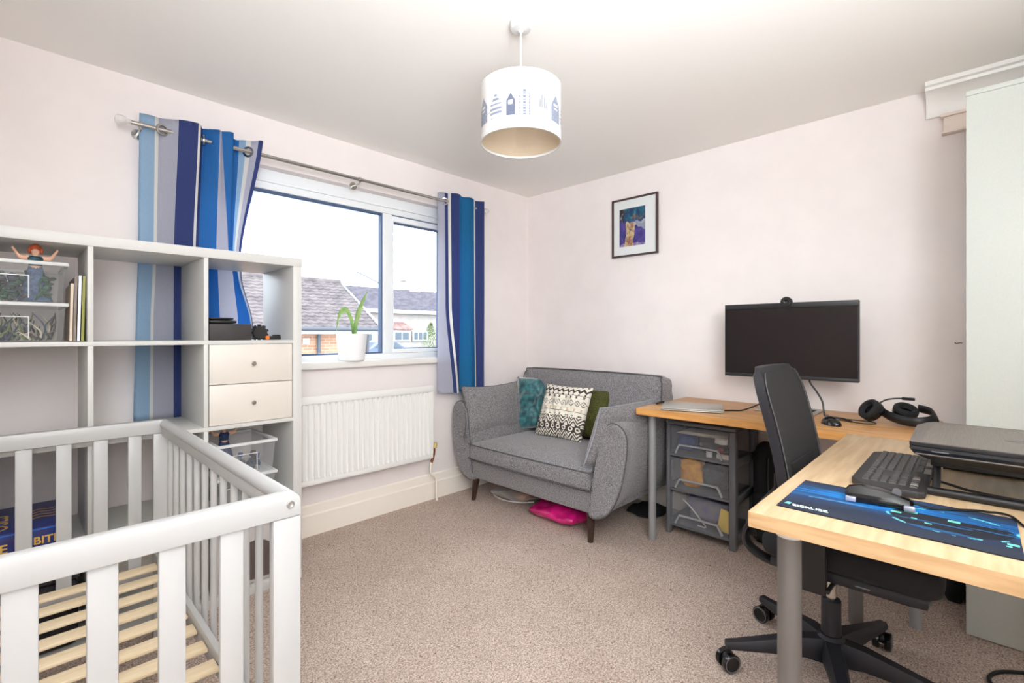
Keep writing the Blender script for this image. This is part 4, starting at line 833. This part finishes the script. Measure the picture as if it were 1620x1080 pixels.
o = obj('mouse_cable', B().tube([Mm @ Vector((.05, 0, .012)), (2.56, .47, DZ+.003), (2.62, .455, DZ+.003), (2.60, .40, DZ+.003), (2.585, .35, DZ+.003), (2.62, .315, DZ+.003), (2.655, .34, DZ+.004), (2.63, .40, DZ+.008), (2.60, .43, DZ+.012)], .0022, 6), BLACK); tag(o, 'thin black mouse cable looped on the oak desk', 'cable')
# ---------------------------------------------------------------- headset
hs = thing('headset', (2.65, .27, DZ), 'black padded headset with a boom microphone lying on the oak desk', 'headset')
def earcup(c, ax, r):
    ax = Vector(ax).normalized(); o_ = obj('ear_cup', B().revolve(Vector(c), ax, [(0, -.026), (r*.7, -.024), (r*.95, -.014), (r, 0), (r*.96, .008), (0, .008)], 26), BLACKG, hs)
    obj('ear_pad', B().revolve(Vector(c)+ax*.008, ax, [(r*.5, .002), (r*.62, .018), (r*.82, .022), (r*.98, .014), (r, .002)], 26, close=True), BLACKM, o_)
earcup((2.665, .335, DZ+.052), (-.55, .62, .55), .049); earcup((2.72, .225, DZ+.050), (-.30, -.25, .80), .046)
obj('headband', B().tube([(2.70, .31, DZ+.055), (2.64, .27, DZ+.040), (2.59, .215, DZ+.032), (2.58, .165, DZ+.034), (2.62, .125, DZ+.045), (2.69, .135, DZ+.066), (2.73, .175, DZ+.072)], .016, 10, flat=(1.25, .55)), BLACK, hs)
obj('yoke', B().tube([(2.73, .175, DZ+.072), (2.72, .135, DZ+.060), (2.69, .12, DZ+.040), (2.67, .115, DZ+.018)], .007, 8), BLACK, hs)
mcb = obj('microphone_boom', B().tube([(2.69, .315, DZ+.085), (2.70, .285, DZ+.104), (2.71, .245, DZ+.112), (2.71, .205, DZ+.112)], .0035, 8), BLACK, hs); obj('microphone', B().cyl((2.71, .235, DZ+.1125), (2.71, .190, DZ+.1125), .0065, n=12, bev=.002), BLACKM, mcb)
# ---------------------------------------------------------------- mouse mat with printed racing streaks
mm = thing('mouse_mat', (1.35, .135, DZ), 'long dark mouse mat printed with blue light streaks on the birch desk', 'mouse mat')
PX0, PX1, PYa, PYb = 1.2195, 1.4795, .331, -.062
def streak(u, v):     # u along the mat (0 = chair side), v across (0 = viewer side)
    def mx_(a, c, f): f = max(0, min(1, f)); return tuple(a[i]*(1-f)+c[i]*f for i in range(3))
    c = mx_((30, 34, 46), (24, 44, 84), .5+.5*mnoise.noise(Vector((u*3, v*5, 2)))); n_ = mnoise.noise(Vector((u*2.2, v*26, 7)))
    band = math.exp(-((v-.60-.08*math.sin(u*3))/.20)**2); c = mx_(c, (2, 112, 190), 1.5*band*(.45+.5*n_+.6*math.exp(-((u-.45)/.22)**2)))
    c = mx_(c, (20, 150, 200), max(0, n_-.12)*2.6*band*math.exp(-((u-.42)/.2)**2))
    if u > .45:                       # sleek car body outline
        e = math.hypot((u-.74)/.27, (v-.50)/.30); c = mx_(c, (16, 22, 36), 1 if e < .9 and v < .62 else 0) if n_ < .25 else mx_(c, (14, 96, 150), .7 if e < 1 else 0)
        if .93 < e < 1.0 and mnoise.noise(Vector((u*14, v*10, 3))) > .05: c = mx_(c, (110, 214, 216), .8)
    for cu, cv, r_ in ((.52, .52, .016), (.58, .60, .020), (.66, .38, .010), (.76, .56, .018), (.97, .28, .014), (.955, .22, .008), (.60, .44, .010)):
        if abs(u-cu) < r_*1.4 and abs(v-cv) < r_*1.5: c = mx_(c, (120, 224, 206), .85)
    if abs(v-(.47+.10*(u-.2))) < .012 and .10 < u < .42: c = mx_(c, (120, 170, 210), .7*(1-u))
    if v < .16 and u > .2: c = mx_(c, (40, 46, 56), .6)
    return c
b = B(); b.grid(lambda u, v: Vector((PX0+(PX1-PX0)*v, PYa+(PYb-PYa)*u, DZ+.0025)), 240, 110, streak)
obj('base', B().box(PX0, PX1, PYb, PYa, DZ, DZ+.0023), BLACKM, mm); obj('print', b, mat('printed_mat', rough=.75, attr='print'), mm, recalc=False)
MK = mat('pale_mark', (212, 226, 222), .6)
text_part('lettering', 'SIERUSE', .020, basis((1.238, .303, DZ+.0028), (.04, -1, 0), (1, .30, 0), (0, 0, 1)), MK, mm, .0001, .0006)
obj('emblem', B().prism([(1.246, .322), (1.262, .318), (1.258, .309), (1.244, .311)], 'z', DZ+.0026, DZ+.0029), mat('aqua_mark', (120, 206, 206), .5), mm)
# gaming mouse
gm = thing('gaming_mouse', (1.40, .165, DZ), 'angular black gaming mouse on the printed mouse mat', 'mouse'); Mg = basis((1.402, .163, DZ+.0035), (0.10, -1, 0), (1, .10, 0), (0, 0, 1))
rings = []
for x, w_, h_ in ((-.064, .018, .020), (-.058, .026, .028), (-.035, .030, .035), (0, .027, .033), (.03, .026, .026), (.055, .025, .018), (.062, .020, .012)):
    rings.append([(x, s_*w_, z) for s_, z in ((-1, .010), (-.95, h_*.55), (-.55, h_*.93), (0, h_), (.55, h_*.93), (.95, h_*.55), (1, .010))])
obj('shell', B().loft([[Mg @ Vector(p_) for p_ in r_] for r_ in rings]), BLACKG, gm, sharp=25)
obj('side_wing', B().prism([(-.060, -.037), (.058, -.033), (.064, -.026), (.030, -.022), (-.05, -.024)], 'z', .003, .0095).xf(Mg), BLACKG, gm); obj('side_wing', B().prism([(-.055, .024), (.03, .022), (.062, .026), (.055, .031), (-.05, .033)], 'z', .003, .0095).xf(Mg), BLACKG, gm)
obj('base_plate', B().box(-.058, .058, -.026, .026, 0, .003, M=Mg), BLACK, gm)
for x in (-.052, .054): obj('silver_foot', B().box(x-.010, x+.010, -.040, -.030, .0008, .012, .002, M=Mg), mat('pale_silver', (176, 178, 196), .3, .5), gm)
obj('scroll_wheel', B().cyl(Mg @ Vector((.032, -.004, .029)), Mg @ Vector((.032, .004, .029)), .009, n=14), DGREY, gm)
o = obj('gaming_mouse_cable', B().tube([Mg @ Vector((.062, 0, .010)), (1.425, .07, DZ+.006), (1.445, .04, DZ+.006), (1.475, .0, DZ+.006), (1.492, -.02, DZ+.003), (1.50, -.035, DZ+.003), (1.475, -.055, DZ+.007), (1.43, -.072, DZ+.003), (1.40, -.09, DZ+.003)], .0026, 7), BLACK); tag(o, 'black mouse cable curving along the edge of the mouse mat', 'cable')
# ---------------------------------------------------------------- keyboard
kb = thing('keyboard', (1.72, .165, DZ), 'black full size keyboard on the birch desk beside the big laptop', 'keyboard')
KX0_, KX1_, KYa, KYb = 1.497, 1.948, .238, .086
KBM = mat('keyboard_black', (44, 42, 42), .5); KEYM = mat('key_caps', (58, 56, 55), .5)
kp = [(KX0_+.012, KYb), (KX1_-.012, KYb), (KX1_, KYb+.014), (KX1_, KYa-.030), (KX1_-.03, KYa), (KX0_+.045, KYa), (KX0_, KYa-.028), (KX0_, KYb+.014)]
obj('case', B().prism(kp, 'z', DZ+.001, DZ+.019, .004), KBM, kb, sharp=40)
kw = .0172; meshes = {}
def key(x, y, w_, m=KEYM, z=.0188):
    k = (round(w_, 4), m.name)
    if k not in meshes: meshes[k] = mesh_of(B().loft([[(-w_/2, -.0078, 0), (w_/2, -.0078, 0), (w_/2, .0078, 0), (-w_/2, .0078, 0)], [(-w_/2+.0018, -.0060, .0036), (w_/2-.0018, -.0060, .0036), (w_/2-.0018, .0060, .0036), (-w_/2+.0018, .0060, .0036)]]), 'key', m)
    piece('key', meshes[k], kb, (x, y, DZ+z))
GK = mat('grey_keys', (124, 118, 110), .5)
for r_ in range(5):
    y = KYb+.047+r_*.0185; xe = 1.935
    for k in range(15):
        if r_ == 4 and 4 <= k <= 9:
            if k == 4: key(xe-kw*6.5, y, kw*5.8)
            continue
        key(xe-kw*(k+.5), y, kw*.93)
    if r_ != 2:
        for k in range(3): key(1.664-kw*(k+.5), y, kw*.93)
    for k in range(4): key(1.603-kw*(k+.5), y, kw*.93)
for k in range(12): key(1.93-k*.0178-(k//4)*.008, KYb+.0245, .0145)
for k in range(6): key(1.64-k*.021, KYb+.0245, .0165, GK if k in (1, 4) else KEYM)
for k in range(2): key(1.82-k*.09, KYb+.0085, .05, GK, .0185)
# ---------------------------------------------------------------- large gaming laptop on a stand
sd = thing('laptop_stand', (1.70, -.10, DZ), 'black laptop stand with a tubular foot holding the big laptop', 'laptop stand')
obj('foot_bar', B().cyl((1.568, .088, DZ+.0105), (1.568, -.34, DZ+.0105), .0105, n=16), BLACK, sd)
obj('foot_bar', B().cyl((1.90, .070, DZ+.0105), (1.90, -.34, DZ+.0105), .0105, n=16), BLACK, sd)
for y in (.07, -.33): obj('side_leg', B().tube([(1.568, y, DZ+.012), (1.60, y, DZ+.05), (1.62, y, DZ+.07)], .008, 8), BLACK, sd); obj('side_leg', B().tube([(1.90, y, DZ+.012), (1.88, y, DZ+.07)], .008, 8), BLACK, sd)
obj('platform', B().box(1.585, 1.90, -.345, .082, DZ+.068, DZ+.084, .004), BLACK, sd)
GL = thing('gaming_laptop', (1.70, -.11, DZ+.086), 'big closed dark grey laptop raised on a black stand', 'laptop')
LZ = .8595; LIDM = mat('brushed_gunmetal', (104, 98, 94), .42, .3, rgb2=(92, 87, 83), vscale=12, stretch=(1, 30, 1)); LBK = mat('laptop_black', (26, 26, 28), .32)
lx0, lx1, ly0, ly1 = 1.503, 1.885, -.345, .117
def lidpoly(i): return [(lx0+i, ly0+.02+i), (lx0+i, ly1-.004-i), (lx0+.012+i, ly1-i), (lx1-.10, ly1+.004-i), (lx1-.03, ly1-.012-i), (lx1-i, ly1-.03-i), (lx1-i, ly0+.03+i), (lx1-.03, ly0+i), (lx0+.02+i, ly0+i)]
lid = obj('lid', B().prism(lidpoly(0), 'z', LZ-.0105, LZ-.0008, .001), LBK, GL, sharp=40)
obj('lid_border', B().prism(lidpoly(.001), 'z', LZ-.0008, LZ), LIDM, lid, sharp=40)
obj('lid_panel', B().prism([(lx0+.004, ly0+.035), (lx0+.004, ly1-.024), (lx0+.13, ly1-.022), (lx1-.05, ly1-.030), (lx1-.02, ly1-.05), (lx1-.02, ly0+.05), (lx1-.05, ly0+.035)], 'z', LZ, LZ+.0008), mat('gunmetal_panel', (124, 117, 109), .45, .3, rgb2=(110, 104, 97), vscale=14, stretch=(1, 40, 1)), lid)
obj('lid_crease', B().tube([(1.60, -.20, LZ+.0009), (1.66, -.05, LZ+.0009), (1.74, -.20, LZ+.0009)], .0009, 6, smooth=False), DGREY, lid)
rings = []
for z, i in ((LZ-.011, .001), (LZ-.018, .0), (LZ-.0305, .010), (LZ-.044, .045), (LZ-.050, .055)): rings.append([(x_+(.6*i if x_ < 1.7 else -.5*i), y_-(i*.8 if y_ > 0 else -i*.8), z) for x_, y_ in lidpoly(0)])
base = obj('base', B().loft(rings), LBK, GL, sharp=25)
obj('front_strip', B().tube([(lx0+.006, ly1-.012, LZ-.0285), (lx0+.0055, -.10, LZ-.0285), (lx0+.006, ly0+.03, LZ-.0285)], .0028, 8, smooth=False), mat('bronze_strip', (84, 76, 70), .35, .5), base)
obj('latch', B().box(lx0-.0012, lx0+.002, .045, .075, LZ-.020, LZ-.017, .0005), DGREY, base)
obj('foot', B().cyl((1.70, .05, LZ-.0515), (1.70, .05, LZ-.049), .012, n=16).cyl((1.70, -.28, LZ-.0515), (1.70, -.28, LZ-.049), .012, n=16), BLACK, GL)
o = obj('desk_cable', B().tube([(1.72, .085, DZ+.004), (1.69, .045, DZ+.004), (1.66, .01, DZ+.004), (1.645, -.05, DZ+.004), (1.64, -.13, DZ+.004)], .003, 7), BLACK); tag(o, 'thin black cable on the birch desk below the raised laptop', 'cable')
# ---------------------------------------------------------------- outside: brick house opposite, terrace beyond, shrub, car
def brick_mat(name, a, b_, mort):
    m = bpy.data.materials.new(name); m.use_nodes = True; nt = m.node_tree; N = nt.nodes; L = nt.links; p_ = N['Principled BSDF']; p_.inputs['Roughness'].default_value = .9
    tc = N.new('ShaderNodeTexCoord'); sp_ = N.new('ShaderNodeSeparateXYZ'); cb_ = N.new('ShaderNodeCombineXYZ'); L.new(tc.outputs['Object'], sp_.inputs[0]); ad = N.new('ShaderNodeMath'); L.new(sp_.outputs[0], ad.inputs[0]); L.new(sp_.outputs[1], ad.inputs[1])
    L.new(ad.outputs[0], cb_.inputs[0]); L.new(sp_.outputs[2], cb_.inputs[1]); br = N.new('ShaderNodeTexBrick'); L.new(cb_.outputs[0], br.inputs[0])
    br.inputs['Color1'].default_value = (*lin(a), 1); br.inputs['Color2'].default_value = (*lin(b_), 1); br.inputs['Mortar'].default_value = (*lin(mort), 1); br.inputs['Scale'].default_value = 1
    br.inputs['Brick Width'].default_value = .225; br.inputs['Row Height'].default_value = .075; br.inputs['Mortar Size'].default_value = .008; L.new(br.outputs[0], p_.inputs['Base Color']); return m
BR = brick_mat('orange_brick', (168, 118, 92), (186, 140, 112), (172, 160, 146))
TILE = mat('grey_brown_roof_tile', (116, 106, 106), .85, rgb2=(88, 80, 82), vscale=3); FASC = mat('fascia_white', (180, 182, 186), .6); GUT = mat('grey_gutter', (84, 88, 96), .6)
o = obj('ground', B().box(-12, 70, 5, 90, -2.75, -2.6), mat('street_tarmac', (120, 118, 116), .95, var=.15, vscale=2)); o['kind'] = 'structure'; o['label'] = 'grey street and yards outside the window'; o['category'] = 'ground'
hA = thing('brick_house', (3.5, 14, -2.6), 'orange brick house with a brown tiled roof seen through the window', 'house')
AY, AX0, AX1, EZ, RZ = 12.0, -4.0, 6.75, 1.22, 2.62
obj('wall', B().box(AX0, AX1, AY, AY+.25, -2.6, EZ-.06).box(AX1-.25, AX1, AY+.25, AY+4, -2.6, EZ-.06), BR, hA)
obj('gable', B().prism([(AY, EZ-.06), (AY+4, EZ-.06), (AY+2, RZ-.12)], 'x', AX1-.25, AX1), BR, hA)
obj('fascia', B().box(AX0, AX1+.15, AY-.30, AY-.26, EZ-.10, EZ+.04), FASC, hA); obj('gutter', B().tube([(AX0, AY-.34, EZ+.03), (AX1+.15, AY-.34, EZ+.03)], .055, 10, smooth=False), GUT, hA)
for x in (5.31, 6.66): obj('downpipe', B().tube([(x, AY-.06, EZ-.02), (x, AY-.06, -2.6)], .045, 10, smooth=False), GUT, hA)
obj('alarm_box', B().box(4.92, 5.08, AY-.06, AY, EZ-.36, EZ-.20, .01), mat('alarm_white', (220, 220, 216), .5), hA)
obj('roof_deck', B().prism([(AY-.34, EZ+.02), (AY+2.0, RZ-.03), (AY+4.3, EZ+.02), (AY+2.0, RZ-.10)], 'x', AX0, AX1+.12), TILE, hA)
b = B(); nr, ncw = 15, .21; sl = Vector((0, 2.34, RZ-EZ)); ux = AX1+.14-AX0; nc = int(ux/ncw)*4
for r_ in range(nr):
    p0 = Vector((AX0, AY-.36, EZ+.05))+sl*(r_/nr); p1 = Vector((AX0, AY-.36, EZ+.05))+sl*((r_+1.12)/nr); lo, hi, bt = [], [], []
    for k in range(nc+1):
        x = ux*k/nc; wv = .026*max(0, math.sin(math.tau*(x/ncw))); lo.append(b.bm.verts.new(p0+Vector((x, 0, .035+wv)))); hi.append(b.bm.verts.new(p1+Vector((x, 0, .0+wv)))); bt.append(b.bm.verts.new(p0+Vector((x, 0, -.005))))
    for k in range(nc):
        b.bm.faces.new((lo[k], lo[k+1], hi[k+1], hi[k])); b.bm.faces.new((bt[k], bt[k+1], lo[k+1], lo[k]))
o = obj('roof_tiles', b, TILE, hA, recalc=False); o['kind'] = 'stuff'
obj('ridge', B().tube([(AX0, AY+2.0, RZ+.06), (AX1+.12, AY+2.0, RZ+.06)], .10, 10, smooth=False), TILE, hA)
obj('verge', B().prism([(AY-.36, EZ+.0), (AY-.36, EZ+.12), (AY+2.0, RZ+.10), (AY+2.0, RZ-.06)], 'x', AX1+.12, AX1+.17), FASC, hA)
# terrace on the rise behind
tE = thing('terraced_houses', (22, 32, 0), 'pale terraced houses with slate roofs and a chimney in the distance', 'house')
TY = 30.0; REND = mat('pale_render', (180, 172, 168), .9, var=.05, vscale=2); SLATE = mat('slate_roof', (122, 116, 124), .85, rgb2=(98, 94, 104), vscale=2.5); LEADG = mat('green_grey_roof', (124, 134, 134), .85, rgb2=(108, 118, 118), vscale=3)
o = obj('rising_ground', B().box(8, 60, 24, 60, -2.6, -.35), mat('verge_green', (120, 124, 100), .95, var=.3, vscale=.6)); o['kind'] = 'structure'; o['label'] = 'raised pale street in front of the terrace'; o['category'] = 'ground'
obj('wall', B().box(12, 40, TY, TY+.3, -.35, 2.78), REND, tE)
b = B()
obj('roof', B().prism([(TY-.4, 2.72), (TY-.4, 2.86), (TY+4, 4.75), (TY+8, 2.8)], 'x', 12, 20.6), SLATE, tE); obj('roof', B().prism([(TY-.4, 2.72), (TY-.4, 2.86), (TY+4, 4.75), (TY+8, 2.8)], 'x', 20.61, 40), LEADG, tE)
for r_ in range(14):
    f = r_/14; obj('roof_course', B().box(12, 40, TY-.4+4.4*f, TY-.4+4.4*f+.34, 2.88+1.89*f, 2.93+1.89*f+.07), SLATE, tE)
obj('fascia', B().box(12, 40, TY-.45, TY-.38, 2.6, 2.86), FASC, tE)
ck = obj('chimney', B().box(22.6, 23.6, TY+3.6, TY+4.4, 4.4, 5.5, .02).box(22.5, 22.0, TY+3.5, TY+4.5, 5.5, 5.65), mat('pink_chimney', (190, 176, 174), .9), tE)
for dx in (.25, .7): obj('chimney_pot', B().cyl((22.6+dx, TY+4, 5.65), (22.6+dx, TY+4, 6.0), .12, .10, 12), mat('pink_chimney', (190, 176, 174)), ck)
obj('porch_roof', B().prism([(TY-1.2, 1.42), (TY-1.2, 1.50), (TY, 1.98), (TY, 1.42)], 'x', 14, 19.6), mat('porch_tile', (168, 128, 122), .85, var=.25, vscale=4), tE)
PN = mat('far_pane', (84, 96, 110), .2); WF = mat('far_frame', (200, 202, 206), .5)
for (x0, x1, z0, z1, n_) in ((18.1, 19.3, .72, 1.25, 2), (20.4, 21.6, .70, 1.25, 3), (14.8, 16.4, .7, 1.25, 3), (23.6, 25.6, .7, 1.25, 3)):
    y = TY-(1.1 if z0 < 1.5 and x0 < 20 else .02); f = obj('window_frame', B().box(x0-.1, x1+.1, y-.10, y-.02, z0-.1, z1+.1), WF, tE)
    for k in range(n_): wd = (x1-x0)/n_; obj('pane', B().box(x0+wd*k+.05, x0+wd*(k+1)-.05, y-.12, y-.09, z0, z1), PN, f)
obj('porch_wall', B().box(14, 19.5, TY-1.1, TY-1.02, -.35, 1.42), REND, tE)
obj('aerial', B().tube([(17.0, TY+2, 5.6), (18.6, TY+2, 5.0), (19.3, TY+2, 4.6)], .04, 6, smooth=False), GUT, tE)
# shrub
sb = thing('shrub', (19.1, 26, -.35), 'bright green feathery shrub at the right edge of the window view', 'shrub')
b = B(); r = random.Random(3)
for i in range(1400):
    t_ = r.random()**.8; z = -.3+2.1*t_; rr = 1.0*(1-t_)**.7*math.sqrt(r.random()); a = r.uniform(0, math.tau); p0 = Vector((19.1+rr*math.cos(a), 26+rr*math.sin(a), z)); d = Vector((math.cos(a)*r.uniform(.05, .16), math.sin(a)*r.uniform(.05, .16), r.uniform(-.02, .16))); s_ = d.cross(Vector((0, 0, 1))).normalized()*.02
    b.bm.faces.new([b.bm.verts.new(q) for q in (p0-s_, p0+s_, p0+d)])
obj('foliage', b, mat('shrub_green', (126, 146, 76), .8, rgb2=(88, 112, 56), vscale=8), sb, recalc=False); obj('stem', B().cyl((19.1, 26, -.35), (20.6, 26, 1.2), .05, .02, 8), mat('bark', (100, 84, 70), .9), sb)
# parked car
cr = thing('car', (16.2, 27, -.35), 'pale blue car parked in front of the terrace', 'car'); CB_ = mat('car_paint_blue', (84, 100, 126), .3, coat=.5)
bodyp = [(x-1.4, z) for x, z in [(15.7, .28), (15.75, .62), (16.3, .72), (16.75, 1.05), (18.0, 1.08), (18.6, .74), (19.4, .64), (19.5, .28)]]
ca = obj('body', B().prism([(x, z-.45) for x, z in bodyp], 'y', 26.2, 27.8, .05), CB_, cr); obj('side_window', B().prism([(15.1, .29), (15.42, .57), (16.55, .59), (16.95, .30)], 'y', 26.17, 26.21), PN, cr)
for x in (15.0, 17.4):
    for y in (26.22, 27.6): obj('wheel', B().cyl((x, y, -.07), (x, y+.18, -.07), .28, n=20), BLACK, cr)
